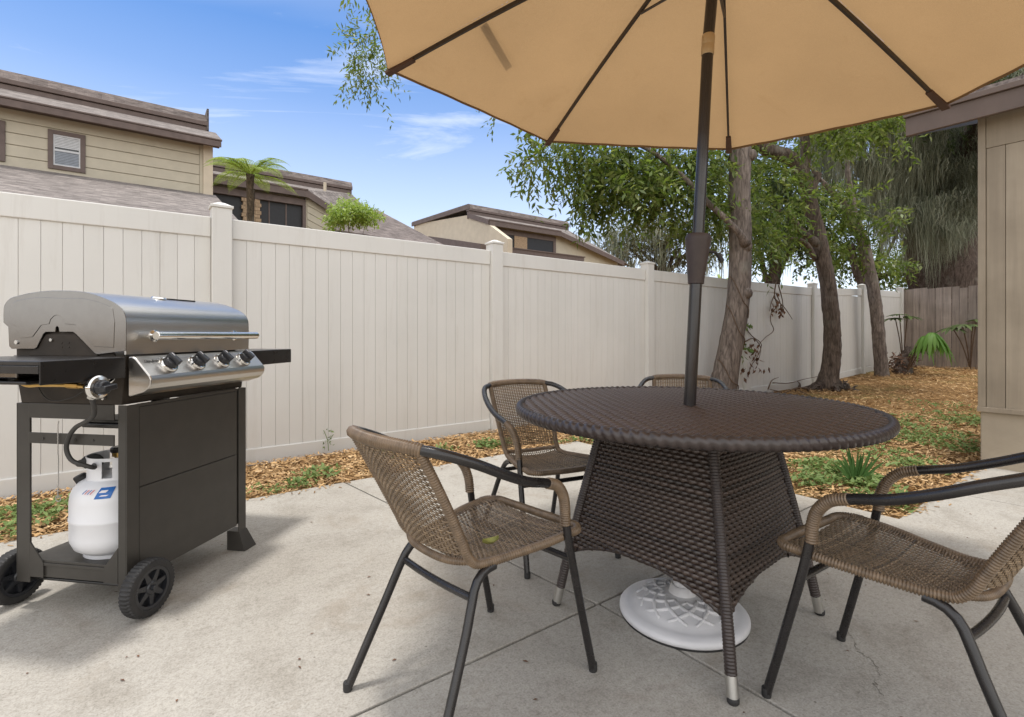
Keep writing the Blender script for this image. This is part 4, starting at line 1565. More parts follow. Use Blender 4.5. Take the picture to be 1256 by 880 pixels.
def sprays(clumps, rng, leaf=(.05, .085), ratio=.30, per=11, twig=.32, droop=.35, spread=.75):
    """leafy twigs filling clumps (centre, radii, twig count)"""
    Qs = []
    for c, r, n in clumps:
        c, r = np.array(c, float), np.array(r, float)
        d = rand_dirs(n, rng)
        rad = rng.random(n)**.45
        o = c + d * r * rad[:, None]
        td = d * .8 + rand_dirs(n, rng) * .7
        td[:, 2] -= droop
        td /= np.linalg.norm(td, axis=1, keepdims=True)
        tl = twig * rng.uniform(.6, 1.3, n)
        s = (np.arange(per) + .5) / per
        P = o[:, None] + td[:, None] * (tl[:, None] * s[None])[..., None]
        P[..., 2] -= (droop * .6) * tl[:, None] * s[None]**2
        side = rand_dirs(n, rng)
        side -= td * (side * td).sum(1, keepdims=True)
        side /= np.maximum(np.linalg.norm(side, axis=1, keepdims=True), 1e-6)
        alt = np.where(np.arange(per) % 2, 1., -1.)
        Dl = td[:, None] * .55 + side[:, None] * alt[None, :, None] * spread + rng.normal(0, .25, (n, per, 3))
        Dl[..., 2] -= droop * .45
        Dl /= np.linalg.norm(Dl, axis=2, keepdims=True)
        up = np.zeros((n, per, 3))
        up[..., 2] = 1
        up += rng.normal(0, .45, (n, per, 3))
        P, Dl, up = (x.reshape(-1, 3) for x in (P, Dl, up))
        L = rng.uniform(leaf[0], leaf[1], len(P))
        Qs.append(leaf_quads(P, Dl, up, L, L * ratio * rng.uniform(.8, 1.25, len(P))))
    return np.concatenate(Qs)


def limb(mb, pts, n=None, rough=.05, sides=10):
    """pts: (x, y, z, r) stations"""
    P = np.array(pts, float)
    n = n or max(8, len(P) * 6)
    Q = spline(P, n)
    k = len(mb.v)
    mb.tube(Q[:, :3], np.maximum(Q[:, 3], .003), sides)
    if rough:
        for i in range(n):
            for j in range(sides):
                v = np.array(mb.v[k + i * sides + j])
                d = v - Q[i, :3]
                f = 1 + rough * sin(j * 2.4 + i * .35 + k) + rough * .8 * RNG.normal()
                mb.v[k + i * sides + j] = tuple(Q[i, :3] + d * f)


def clump_px(lst, Y0=None):
    """(px, py, Y, rx, ry (in photo pixels), depth, twigs)"""
    return [(from_pixel(px, py, Y), (rx * Y / 620, dp, ry * Y / 620), n) for px, py, Y, rx, ry, dp, n in lst]


def strands(points, rng, per, length, width, spread, m=9):
    """tangled hanging tufts: long in the middle of a tuft, short at its rim"""
    out = []
    for p in points:
        k = per
        g = rng.normal(0, 1, (k, 3))
        sp = spread * rng.uniform(.6, 1.5)
        o = np.array(p) + g * np.array((sp, sp, sp * .3))
        fall = np.exp(-.5 * (g[:, 0]**2 + g[:, 1]**2))
        L = length * (.18 + .95 * fall) * rng.uniform(.55, 1.15, k) * rng.uniform(.35, 1.3)
        a = rng.uniform(0, 2 * pi, k)
        s = np.linspace(0, 1, m)
        walk = np.cumsum(rng.normal(0, .026, (k, m, 2)), 1)
        pull = -.25 * g[:, None, :2] * sp * s[None, :, None]
        C = np.zeros((k, m, 3))
        C[..., :2] = o[:, None, :2] + walk + pull
        C[..., 2] = o[:, None, 2] - s * L[:, None]
        w = width * rng.uniform(.4, 1.4, k)[:, None] * (1 - .85 * s[None]**1.5) * rng.uniform(.5, 1.3, (k, m))
        E = np.stack([np.cos(a), np.sin(a), 0 * a], 1)[:, None] * w[..., None]
        out.append(np.stack([C - E, C + E], 2))
    return np.concatenate(out)


def at_root(objs, root):
    """re-express world-space meshes in the frame of their thing"""
    M4 = Matrix.Translation(root.location) @ root.rotation_euler.to_matrix().to_4x4()
    inv = M4.inverted()
    for o in objs:
        o.data.transform(inv)
        o.parent = root


def pxl(lst, Y):
    return [(*from_pixel(a, b, (c[0] if c else Y)), r) for a, b, r, *c in lst]


# ------------------------------------------------------------------ tree 1: straight trunk in front of the fence
r1 = np.random.default_rng(11)
t1 = thing('tree', 'tree with straight grey trunk right behind the parasol pole, vine stems winding round it', 'tree', (2.9, 7.0, ground_z(6.5, 4)), 0, 'trees inside the fence')
tr = MB()
limb(tr, [(2.86, 7.0, -.06, .24), (2.89, 7.0, .06, .20), (2.95, 7.0, .35, .172), (3.04, 7.0, .85, .156), (3.13, 7.0, 1.45, .148), (3.16, 7.0, 2.2, .143), (3.15, 7.0, 3.0, .14), (3.15, 6.98, 3.8, .138), (3.1, 6.95, 4.8, .14), (3.0, 6.9, 5.8, .12), (2.9, 6.9, 7.0, .08)], 60, .035, 18)
tk = tr.build('trunk', M['bark'], smooth='all')
br = MB()
limb(br, [(3.17, 6.86, 2.17, .075), (3.08, 6.78, 2.26, .05), (2.85, 6.72, 2.47, .042), (2.55, 6.68, 2.72, .04), (2.25, 6.62, 3.0, .036), (1.95, 6.6, 3.25, .03), (1.5, 6.6, 3.5, .024), (.9, 6.6, 3.75, .014)], 40, .05, 8)
limb(br, [(3.1, 6.9, 4.5, .11), (2.3, 6.7, 4.75, .08), (1.2, 6.4, 4.7, .06), (-.2, 6.2, 4.95, .04), (-1.4, 6.0, 5.0, .02)], 30, .05, 8)
limb(br, [(2.2, 6.7, 4.72, .05), (1.4, 6.8, 4.2, .035), (.6, 6.8, 3.6, .02), (.1, 6.8, 3.2, .01)], 24, .05, 7)
limb(br, [(3.0, 6.9, 5.4, .1), (3.6, 7.6, 6.2, .07), (4.4, 8.3, 7.2, .03)], 18, .05, 8)
limb(br, [(3.05, 6.95, 5.0, .1), (2.2, 7.8, 5.6, .07), (1.0, 8.6, 6.0, .03)], 18, .05, 8)
bo = br.build('branches', M['bark'], smooth='all')
kno = []
for (x, y, z) in ((3.19, 6.845, 2.16), (3.20, 6.86, 1.52), (3.28, 6.9, 3.42)):
    kn = MB().lathe([(.085, -.06), (.08, -.02), (.05, .02), (.015, .035)], 10, (x, y, z), np.array(Matrix.Rotation(radians(75), 3, 'X')))
    kno.append(kn.build('knot', M['bark'], smooth='all'))
vn = MB()
for z0, z1, a0, a1 in ((1.75, 1.15, 3.4, 6.0), (1.35, .72, 3.3, 6.2), (.60, .12, 3.4, 6.2)):
    pts = []
    for s in np.linspace(0, 1, 16):
        z = z0 + (z1 - z0) * s + .04 * sin(9 * s)
        cx_ = np.interp(z, [.06, .35, .85, 1.45, 2.2], [2.89, 2.95, 3.04, 3.13, 3.16])
        a = a0 + (a1 - a0) * s
        rr_ = np.interp(z, [.06, .35, .85, 1.45], [.208, .184, .168, .160])
        pts.append((cx_ + rr_ * cos(a), 7 + rr_ * sin(a), z))
    vn.tube(spline(pts, 40), .0065, 5)
vno = vn.build('vine_stem', M['vine'], smooth='all')
cl1 = clump_px([(690, 192, 6.6, 40, 22, .5, 62), (655, 200, 6.5, 16, 28, .3, 30), (735, 188, 6.8, 45, 26, .6, 130), (790, 204, 6.9, 48, 34, .6, 170), (845, 204, 7.2, 40, 34, .6, 140), (775, 236, 6.7, 36, 22, .5, 105), (830, 246, 7.0, 36, 24, .5, 110), (866, 264, 7.2, 20, 24, .4, 60), (738, 240, 6.6, 22, 18, .3, 50), (722, 252, 6.6, 8, 16, .2, 14), (715, 222, 6.6, 24, 16, .3, 26), (880, 200, 7.4, 30, 36, .5, 55), (925, 300, 7.6, 22, 26, .4, 40), (940, 250, 7.6, 28, 40, .5, 45)])
cl1 += clump_px([(448, 52, 6.0, 10, 22, .22, 30), (455, 88, 6.0, 12, 16, .2, 26), (438, 70, 6.0, 5, 20, .15, 12), (466, 50, 6.0, 10, 34, .22, 26), (620, 132, 6.2, 6, 6, .15, 6), (606, 124, 6.2, 6, 5, .15, 4)])
Q1 = np.concatenate([sprays(cl1[:14], r1, (.065, .14), .33, 12, .34, .5), sprays(cl1[14:], r1, (.05, .085), .30, 12, .34, .55)])
crownhi = [((.6, 6.6, 5.0), (1.4, .8, .5), 110), ((-1.0, 6.1, 5.25), (.8, .6, .35), 60), ((2.6, 7.0, 6.4), (1.8, 1.5, 1.2), 200), ((1.4, 7.9, 5.9), (1.4, 1.2, .8), 110), ((4.2, 8.0, 6.8), (1.3, 1.2, 1.0), 110)]
Q1 = np.concatenate([Q1, sprays(crownhi, r1, (.07, .12), .32, 12, .4, .5)])
at_root([tk, bo, *kno, vno, quad_mesh('crown', Q1, M['leaf'])], t1)

# ------------------------------------------------------------------ tree 2: forked trunk with a sawn limb
r2 = np.random.default_rng(12)
t2 = thing('tree', 'leaning brown trunk forking below the parasol edge, with a pale sawn-off stub and exposed roots', 'tree', (5.56, 8.9, ground_z(9.8, 3.8)), 0, 'trees inside the fence')
T = MB()
Y = 8.9
limb(T, pxl([(1015, 478, .21), (1015, 470, .18), (1018, 455, .15), (1021, 430, .136), (1020, 395, .13), (1016, 355, .126), (1008, 310, .122), (997, 262, .118), (988, 230, .115), (984, 212, .112)], Y), 50, .05, 16)
limb(T, pxl([(986, 222, .13), (976, 200, .12), (960, 190, .11, 8.8), (940, 184, .10, 8.7), (928, 178, .08, 8.6), (905, 182, .05, 8.4), (880, 175, .03, 8.2)], Y), 36, .08, 12)
limb(T, pxl([(986, 215, .10), (988, 190, .085), (987, 165, .075), (992, 120, .06), (1000, 60, .04)], Y), 24, .06, 10)
limb(T, pxl([(1004, 300, .09), (992, 292, .07, 8.8), (980, 280, .055, 8.7), (965, 262, .035, 8.6), (950, 258, .02, 8.5)], Y), 24, .08, 9)
limb(T, pxl([(1000, 318, .05), (985, 296, .035, 8.7), (955, 292, .02, 8.6), (930, 288, .01, 8.5)], Y), 20, .05, 7)
tk = T.build('trunk', M['bark_red'], smooth='all')
st = MB()
limb(st, pxl([(993, 240, .08), (1000, 222, .062), (1004, 213, .058)], 8.85), 8, .03, 12)
sto = st.build('stub', M['bark_red'], smooth='all')
M['cutwood'] = plain('cut_wood', (.42, .28, .14), .8, 0, .2, 20)
p = from_pixel(1004, 212, 8.85)
cw = MB().lathe([(.054, -.004), (.054, .006)], 14, p, np.array(Matrix.Rotation(radians(35), 3, 'Y') @ Matrix.Rotation(radians(35), 3, 'X')))
cwo_ = cw.build('cut_face', M['cutwood'])
rt = MB()
b0 = from_pixel(1015, 472, 8.9)
for a in np.linspace(0, 2 * pi, 10)[:-1]:
    a += r2.normal(0, .2)
    l = r2.uniform(.28, .5)
    limb(rt, [(b0[0] + .12 * cos(a), b0[1] + .12 * sin(a) * .8, .10, .07), (b0[0] + .22 * cos(a), b0[1] + .22 * sin(a) * .8, .03, .05), (b0[0] + l * cos(a), b0[1] + l * sin(a) * .8, -.03, .02)], 8, .2, 7)
for a in r2.uniform(0, 2 * pi, 22):
    q = r2.uniform(.18, .38)
    x, y = b0[0] - .08 + q * cos(a) * 1.3, b0[1] - .05 + q * sin(a) * .7
    h = r2.uniform(.05, .17)
    limb(rt, [(x, y, -.03, .02), (x + r2.normal(0, .04), y + r2.normal(0, .04), h * .6, .016), (x + r2.normal(0, .07), y + r2.normal(0, .05), h, .006)], 6, .3, 6)
rto = rt.build('roots', M['bark_dark'], smooth='all')
cl2 = clump_px([(928, 262, 8.3, 22, 20, .5, 34), (955, 270, 8.3, 20, 20, .5, 44), (1000, 235, 8.4, 14, 12, .3, 14), (955, 215, 8.5, 24, 16, .4, 34), (938, 295, 8.4, 26, 10, .5, 30), (1015, 170, 8.6, 24, 14, .6, 34), (1045, 158, 8.8, 34, 11, .5, 56), (1075, 150, 8.6, 34, 10, .5, 50), (915, 210, 8.6, 16, 24, .4, 30)])
cl2 += [((5.2, 8.6, 5.3), (2.0, 1.4, .9), 160), ((3.9, 8.3, 5.0), (1.2, 1, .7), 90)]
at_root([tk, sto, cwo_, rto, quad_mesh('crown', sprays(cl2, r2, (.07, .15), .36, 11, .36, .35), M['leaf'])], t2)

# ------------------------------------------------------------------ tree 3: slim leaning trunk
r3 = np.random.default_rng(13)
t3 = thing('tree', 'slim leaning trunk nearest the wooden fence corner', 'tree', (7.74, 10.55, ground_z(12.5, 3.8)), 0, 'trees inside the fence')
T = MB()
Y = 10.55
limb(T, pxl([(1083, 470, .17), (1082, 463, .145), (1080, 440, .122), (1077, 405, .116), (1073, 365, .112), (1065, 325, .108), (1056, 290, .10), (1044, 262, .085), (1032, 246, .065), (1018, 232, .05), (1002, 216, .035), (985, 190, .02)], Y), 50, .05, 14)
limb(T, pxl([(1048, 268, .07), (1045, 245, .06), (1040, 215, .05), (1040, 170, .03)], Y), 16, .06, 8)
tk = T.build('trunk', M['bark'], smooth='all')
cl3 = clump_px([(1032, 285, 10.6, 16, 20, .4, 28), (1018, 312, 10.6, 10, 8, .4, 12), (1042, 312, 10.7, 12, 8, .4, 14), (1040, 250, 10.2, 16, 12, .5, 22), (1080, 272, 10.3, 8, 18, .4, 20), (1030, 255, 10.3, 18, 18, .4, 30), (1098, 318, 11.0, 12, 14, .4, 24)])
cl3 += [((6.8, 10.2, 5.5), (1.8, 1.5, 1.0), 130)]
at_root([tk, quad_mesh('crown', sprays(cl3, r3, (.08, .17), .36, 10, .4, .35), M['leaf'])], t3)

# ------------------------------------------------------------------ great oak hung with moss behind the wooden fence
r4 = np.random.default_rng(14)
t4 = thing('oak_tree', 'massive dark oak draped in grey Spanish moss behind the wooden fence', 'tree', (13.0, 15.2, .1), 0)
T = MB()
Y = 15.2
limb(T, [(13.1, 15.2, -.2, 1.25), (13.1, 15.2, .6, 1.0), (13.05, 15.2, 2.2, .9), (12.95, 15.2, 3.6, .88), (12.9, 15.1, 4.9, .8), (13.0, 15, 6.5, .7), (13.2, 15, 8.5, .45)], 44, .05, 22)
limb(T, [(12.7, 15.0, 4.2, .5), (11.6, 14.4, 5.6, .36), (10.0, 13.6, 6.3, .27), (8.2, 12.9, 6.5, .18), (6.6, 12.4, 6.9, .08)], 36, .07, 12)
limb(T, [(12.8, 14.9, 4.8, .5), (12.4, 13.6, 6.1, .34), (11.8, 12.0, 6.6, .24), (11.0, 10.6, 6.5, .12)], 30, .07, 12)
limb(T, [(13.2, 15.2, 5.4, .45), (14.0, 14, 6.8, .3), (14.6, 12.5, 7.4, .16)], 24, .07, 10)
limb(T, [(12.3, 15.4, 2.0, .2), (11.4, 15.2, 1.7, .16), (10.7, 15.0, 2.0, .13), (10.2, 14.9, 2.7, .12), (10.0, 14.9, 3.6, .08)], 30, .08, 9)
tk = T.build('trunk', M['bark_dark'], smooth='all')
mp = []


def along(pts, n, dz=-.1, jit=.25):
    P = spline(np.array(pts, float), n)
    for p in P:
        mp.append(p + r4.normal(0, 1, 3) * (jit, jit, jit * 2.2) + (0, 0, dz))


along([(12.6, 14.7, 5.2), (11.6, 14.4, 5.6), (10.0, 13.6, 6.2), (8.2, 12.9, 6.3), (7.2, 12.6, 6.4)], 46)
along([(12.8, 14.4, 5.4), (12.4, 13.6, 5.9), (11.8, 12.0, 6.2), (11.0, 10.6, 6.1)], 34)
along([(12.0, 14.2, 4.9), (10.9, 13.9, 5.0), (9.6, 13.2, 5.4)], 26)
along([(13.4, 14.4, 4.9), (12.6, 14.1, 4.3), (12.3, 14.3, 3.7)], 18, 0, .2)
along([(13.2, 14.0, 6.0), (12.6, 13.4, 5.3), (11.9, 13.3, 4.9)], 22, 0, .3)
along([(11.2, 13.8, 6.4), (10.0, 12.8, 7.0), (9.0, 11.9, 7.2)], 22)
along([(10.6, 13.4, 4.6), (9.9, 13.2, 5.2), (8.8, 13.0, 5.6)], 16)
along([(12.4, 13.9, 5.0), (11.7, 13.6, 4.5), (11.2, 13.7, 4.2)], 16, 0, .2)
along([(13.4, 14.3, 6.4), (12.6, 14.0, 6.6), (11.8, 13.6, 6.6)], 20, 0, .3)
mp = np.array(mp)
V = np.concatenate([strands(mp[mp[:, 0] < 11.6], r4, 120, 1.5, .0095, .20), strands(mp[mp[:, 0] >= 11.6], r4, 110, .95, .0095, .20)])
mo = strip_mesh('moss', V, M['moss'])
mo['kind'] = 'stuff'
cl4 = [((11.5, 14.2, 6.9), (2.2, 1.6, 1.1), 420), ((9.3, 13.0, 7.1), (1.8, 1.5, .9), 320), ((12.2, 12.2, 7.4), (1.6, 1.5, .9), 300), ((13.6, 14.5, 8.6), (2.2, 2, 1.4), 300), ((7.4, 12.4, 7.2), (1.4, 1.2, .8), 220), ((12.6, 15.0, 5.6), (1.4, .8, .9), 160), ((11.8, 14.6, 4.6), (1.0, .6, .6), 90)]
at_root([tk, mo, quad_mesh('crown', sprays(cl4, r4, (.09, .16), .36, 11, .45, .2), M['leaf_dark'])], t4)

# ------------------------------------------------------------------ trees and shrubs beyond the fences


def far_tree(name, label, cat, base, h, clumps, mat, seed, leaf=(.12, .22), trunk=.2, per=10, group=None, ratio=.38, droop=.3, moss=None, bark_='bark_dark', tw=3.2):
    rg = np.random.default_rng(seed)
    root = thing(name, label, cat, base, 0, group)
    T = MB()
    b = np.array(base, float)
    top = np.mean([c[0] for c in clumps], 0)
    limb(T, [(*b - (0, 0, .1), trunk * 1.2), (*(b * .5 + top * .5 + (0.1, 0, -.2)), trunk * .8), (*top, trunk * .3)], 20, .06, 10)
    for c in clumps:
        s = b + (top - b) * rg.uniform(.35, .75)
        limb(T, [(*s, trunk * .4), (*((s + c[0]) / 2 + (0, 0, .15)), trunk * .28), (*c[0], trunk * .08)], 10, .06, 7)
    ob = [T.build('trunk', M[bark_], smooth='all'), quad_mesh('crown', sprays(clumps, rg, leaf, ratio, per, leaf[1] * tw, droop), M[mat])]
    if moss is not None:
        m = strip_mesh('moss', strands(moss, rg, 24, 2.6, .045, .5), M['moss'])
        m['kind'] = 'stuff'
        ob.append(m)
    at_root(ob, root)
    return root


BG = 'trees beyond the yard'
cf = clump_px([(780, 302, 42, 34, 18, 2, 130), (830, 305, 42, 40, 26, 2, 180), (865, 290, 41, 30, 26, 2, 130), (815, 285, 42, 30, 14, 2, 100), (760, 294, 42, 16, 10, 1, 50)])
mz = [c[0] + np.random.default_rng(3).normal(0, 1, (14, 3)) * c[1] for c in cf]
far_tree('oak_tree', 'olive grey mossy oak far beyond the fence, left of the parasol pole', 'tree', (12.9, 42, 0), 8, cf, 'leaf_olive', 21, (.24, .42), .5, 9, BG, .4, moss=np.concatenate(mz))
cf = clump_px([(950, 262, 16, 40, 52, 1.2, 260), (910, 240, 16, 34, 54, 1.2, 200), (990, 262, 16.5, 40, 54, 1.2, 230), (965, 200, 16, 60, 40, 1.2, 200)])
far_tree('tree', 'broad dark green tree filling the gap behind the straight and the forked trunks', 'tree', (8.6, 17.2, 0), 7, cf, 'leaf_dark', 22, (.12, .22), .22, 11, BG)
cf = clump_px([(1035, 312, 18, 26, 28, 1.2, 150), (1015, 280, 18, 30, 46, 1.2, 210), (1085, 335, 18, 16, 14, .8, 50), (1055, 225, 17, 44, 34, 1.2, 170), (1126, 318, 18, 16, 32, 1.0, 150), (1136, 340, 17, 18, 18, .8, 80), (1125, 240, 19, 34, 20, 1.0, 90)])
far_tree('tree', 'mid green bushy tree beyond the fence corner, left of the mossy oak', 'tree', (13.0, 19.5, 0), 7, cf, 'leaf', 23, (.12, .22), .2, 11, BG)
cf = clump_px([(1235, 100, 12, 40, 20, .8, 150), (1215, 112, 12, 26, 14, .6, 80), (1290, 80, 12, 40, 30, .8, 100)])
far_tree('tree', 'dark tree crown rising above the brown eave at the right edge', 'tree', (12.4, 13.4, 0), 9, cf, 'leaf_dark', 24, (.08, .14), .2, 11, BG)
cf = clump_px([(430, 262, 11.5, 24, 6, .6, 190), (450, 264, 11.6, 13, 4, .5, 90), (414, 269, 11.4, 11, 4, .3, 70), (434, 254, 11.6, 15, 4, .4, 80), (404, 279, 11.3, 3, 3, .12, 10)])
far_tree('shrub', 'round yellow-green shrub topping the fence in front of the grey shingle roof', 'shrub', (-3.75, 11.6, 0), 4, cf, 'fern', 25, (.06, .11), .03, 7, None, .4, bark_='bark', tw=1.7)
# broad pale leaves just over the fence by the pole
rg = np.random.default_rng(31)
bn = thing('banana_plant', 'bright green broad leaves poking over the fence just right of the parasol pole', 'plant', tuple(from_pixel(888, 452, 14) * (1, 1, 0)), 0)
lv = MB()
b0 = from_pixel(885, 348, 14)
for a, l, lift in ((2.9, 1.0, .2), (.2, 1.1, .25), (2.4, .8, .5), (.7, .85, .5), (1.5, .7, .7), (3.4, .8, .1), (-.3, .9, .1)):
    def blade(s, t, a=a, l=l, lift=lift):
        c = b0 + np.array((cos(a) * l * s, sin(a) * l * s * .5, lift * l * s * 1.6 - .75 * l * s * s))
        w = .15 * sin(pi * min(1, s * .95 + .05))**.7
        return c + np.array((-sin(a) * .3, .4, .55)) * (2 * t - 1) * w + (0, 0, -.08 * abs(2 * t - 1))
    lv.grid(blade, 12, 4)
tb_ = MB().tube([(b0[0], b0[1], -.1), tuple(b0 + (0, 0, .1))], .09, 8)
at_root([lv.build('leaf', M['fern'], smooth='all', fix=False), tb_.build('stem', M['bark'], smooth='all')], bn)

# ------------------------------------------------------------------ tree fern behind the first fence post
rg = np.random.default_rng(41)
tp_ = from_pixel(307, 216, 8.2)
fn = thing('tree_fern', 'tall tree fern with arching pale green fronds behind the first fence post', 'tree fern', (tp_[0], tp_[1], 0), 0)
T = MB()
limb(T, [(tp_[0], tp_[1], -.05, .12), (tp_[0] + .01, tp_[1], 1.8, .062), (tp_[0] + .0, tp_[1], 3.2, .054), (tp_[0], tp_[1], tp_[2] + .02, .064)], 40, .14, 12)
fr, sm = [], MB()
for i in range(16):
    a = 2 * pi * i / 16 + rg.normal(0, .15)
    l = rg.uniform(.62, .98)
    up = rg.uniform(.4, .9) if i % 3 else 1.15
    if i == 1:
        a, l, up = .6, .8, 1.25
    s = np.linspace(0, 1, 34)
    C = np.stack([tp_[0] + cos(a) * l * s * (1.1 - .25 * up), tp_[1] + sin(a) * l * s * (1.1 - .25 * up), tp_[2] + up * .75 * l * s - (.42 + .28 * up) * l * s**2.2], 1)
    sm.tube(C[::3], [.008 * (1 - .8 * q) for q in s[::3]], 5)
    Tn = np.gradient(C, axis=0)
    Tn /= np.linalg.norm(Tn, axis=1, keepdims=True)
    sd = np.cross(Tn, (0, 0, 1.))
    sd /= np.linalg.norm(sd, axis=1, keepdims=True)
    nn = np.cross(sd, Tn)
    for q in (-1, 1):
        for j in range(3, 34):
            pl_ = .155 * sin(pi * min(1, s[j] * .92 + .10))**.8
            k = 5
            d = norm(sd[j] * q + Tn[j] * .45 - nn[j] * .22)
            for e in range(k):
                o_ = C[j] + d * pl_ * (e / k)
                for g_ in (-1, 1):
                    dd = norm(d * .5 + Tn[j] * g_ * .8)
                    fr.append((o_, dd, nn[j] + rg.normal(0, .3, 3), pl_ * .30 * (1 - .5 * e / k), pl_ * .075))
P_, D_, N_, L_, W_ = (np.array(x) for x in zip(*fr))
at_root([T.build('trunk', M['fernbark'], smooth='all'), quad_mesh('fronds', leaf_quads(P_, D_, N_, L_, W_), M['fern']), sm.build('frond_stalks', M['fern'], smooth='all')], fn)

# ------------------------------------------------------------------ lobed-leaf plants in the back corner


def lobed_leaf(mb, o, d, size, droop, rg, nl=9):
    """deeply cut leaf: fingers radiating from the stalk end"""
    d = norm(d)
    sd = norm(np.cross(d, (0, 0, 1.)))
    for k in range(nl):
        t = (k / (nl - 1) - .5) * 4.1
        f = norm(d * cos(t) + sd * sin(t))
        l = size * (1 - .28 * abs(t) / 2) * rg.uniform(.6, 1.2)
        n = 5
        w = size * .07
        c = [o + f * l * (i / n) + np.array((0, 0, .06 * size * i / n - droop * l * (i / n)**2)) for i in range(n + 1)]
        e = norm(np.cross(f, (0, 0, 1.)))
        vs = []
        for i, p in enumerate(c):
            ww = w * (.35 + 1.1 * sin(pi * min(1, i / n * .85 + .1))) if i < n else .001
            vs += [p - e * ww, p + e * ww]
        mb.add(vs, [(2 * i, 2 * i + 1, 2 * i + 3, 2 * i + 2) for i in range(n)])


def lobed_plant(label, base, stalks, mat, seed):
    rg = np.random.default_rng(seed)
    r = thing('philodendron', label, 'plant', tuple(base), 0)
    st, lf = MB(), MB()
    for end, size, droop, d in stalks:
        e = np.array(end, float)
        m_ = (np.array(base) + e) / 2 + (0, 0, .12)
        st.tube(spline([base, m_, e], 14), .011, 6)
        lobed_leaf(lf, e, d, size, droop, rg, 13)
    at_root([st.build('stalks', M['vine'] if mat != 'palm' else M['palm'], smooth='all'), lf.build('leaves', M[mat], smooth='all', fix=False)], r)


gz = ground_z(14.2, 3.7)
b = from_pixel(1108, 455, 11.3)
b[2] = ground_z(14.2, 3.6)
lobed_plant('dark lobed-leaf plant on a tall thin stalk against the white fence corner', b, [(from_pixel(1103, 386, 11.2), .34, .3, (-.6, -.6, .1)), (from_pixel(1098, 390, 11.3), .32, .4, (-1, .1, 0)), (from_pixel(1113, 388, 11.1), .32, .4, (.7, -.5, 0))], 'leaf_dark', 51)
b = from_pixel(1112, 462, 10.6)
b[2] = ground_z(13.3, 3.2)
lobed_plant('low plant with one big bright green lobed leaf before the wooden fence', b, [(from_pixel(1143, 408, 10.3), .36, 1.6, (.2, -.9, -.1)), (from_pixel(1134, 412, 10.4), .28, 2.0, (-.4, -.8, -.2)), (from_pixel(1152, 414, 10.3), .27, 2.0, (.7, -.5, -.2)), (from_pixel(1128, 425, 10.5), .2, 1.2, (-.6, -.3, 0))], 'leaf_bright', 52)
b = from_pixel(1190, 462, 11.4)
b[2] = ground_z(14, 1.8)
lobed_plant('dark lobed-leaf plant half hidden by the house corner', b, [(from_pixel(1180, 398, 11.2), .34, .5, (-.9, -.3, 0)), (from_pixel(1193, 398, 11.1), .3, .5, (.4, -.8, 0)), (from_pixel(1168, 402, 11.3), .36, .5, (-1, -.2, 0)), (from_pixel(1198, 392, 11.3), .36, .3, (.8, -.2, .1))], 'leaf_dark', 53)
# shaggy stump at the foot of the bright plant
b = from_pixel(1106, 460, 10.75)
stp = thing('palm_stump', 'shaggy dead plant stump at the corner of the two fences', 'stump', (b[0], b[1], ground_z(13.2, 3.4)), 0)
T = MB()
z0 = ground_z(13.2, 3.4)
limb(T, [(b[0], b[1], z0 - .05, .17), (b[0] + .03, b[1], z0 + .15, .14), (b[0] + .12, b[1], z0 + .38, .09), (b[0] + .16, b[1], z0 + .55, .05)], 20, .25, 10)
rg = np.random.default_rng(55)
n = 260
P_ = np.array(b) * (1, 1, 0) + rg.normal(0, .10, (n, 3)) * (1.3, 1, 0) + np.stack([0 * np.arange(n), 0 * np.arange(n), z0 + rg.uniform(0, .38, n)], 1)
D_ = rand_dirs(n, rg) * (1, 1, .6) - (0, 0, .3)
D_ /= np.linalg.norm(D_, axis=1, keepdims=True)
at_root([T.build('stem', M['bark_dark'], smooth='all'), quad_mesh('dead_leaves', leaf_quads(P_, D_, rand_dirs(n, rg), rg.uniform(.08, .2, n), rg.uniform(.015, .035, n)), M['dry'])], stp)

# ------------------------------------------------------------------ dry vine on the fence
rg = np.random.default_rng(61)


def on_fence(px, py, off=.05):
    """point on the yard face of the vinyl fence"""
    k = (px - 628) / 620
    Yf = (FW - .03 - off) / (.8 - .6 * k)
    return from_pixel(px, py, Yf)


v = thing('vine', 'half dead vine with curling stems and brown leaves hanging down the white fence', 'vine', tuple(on_fence(925, 470) * (1, 1, 0)), 0)
sm = MB()
for pts in ([(952, 346), (950, 362), (953, 376), (946, 384), (945, 394), (949, 404), (939, 414), (931, 422)], [(952, 360), (957, 372), (960, 384)], [(950, 362), (946, 372), (944, 382)], [(955, 350), (960, 376), (958, 386)], [(913, 350), (917, 380), (914, 400), (922, 412), (934, 424), (930, 436), (922, 448), (917, 462)], [(912, 420), (925, 416), (933, 428), (931, 440)], [(942, 478), (946, 468), (955, 463)], [(948, 470), (968, 470), (984, 466), (1003, 462)], [(950, 366), (964, 380), (972, 392)], [(908, 360), (912, 395), (909, 420)]):
    sm.tube(spline([on_fence(a, b) for a, b in pts], 24), [.011 * (1 - .6 * i / 24) for i in range(24)], 5)
Pl, Dl = [], []
for (px, py, n_, sx, sy) in ((957, 380, 16, 6, 8), (949, 374, 10, 5, 9), (925, 440, 22, 8, 10), (914, 452, 8, 5, 6), (920, 425, 8, 5, 6), (935, 452, 6, 6, 5)):
    for _ in range(n_):
        Pl.append(on_fence(px + rg.normal(0, sx * .7), py + rg.normal(0, sy * .7), rg.uniform(.03, .12)))
        Dl.append(norm((rg.normal(0, .5), rg.normal(0, .5), -.9)))
Pl, Dl = np.array(Pl), np.array(Dl)
n = len(Pl)
ob = [sm.build('stems', M['vine'], smooth='all'), quad_mesh('dry_leaves', leaf_quads(Pl, Dl, rand_dirs(n, rg), rg.uniform(.07, .12, n), rg.uniform(.03, .05, n)), M['dry'])]
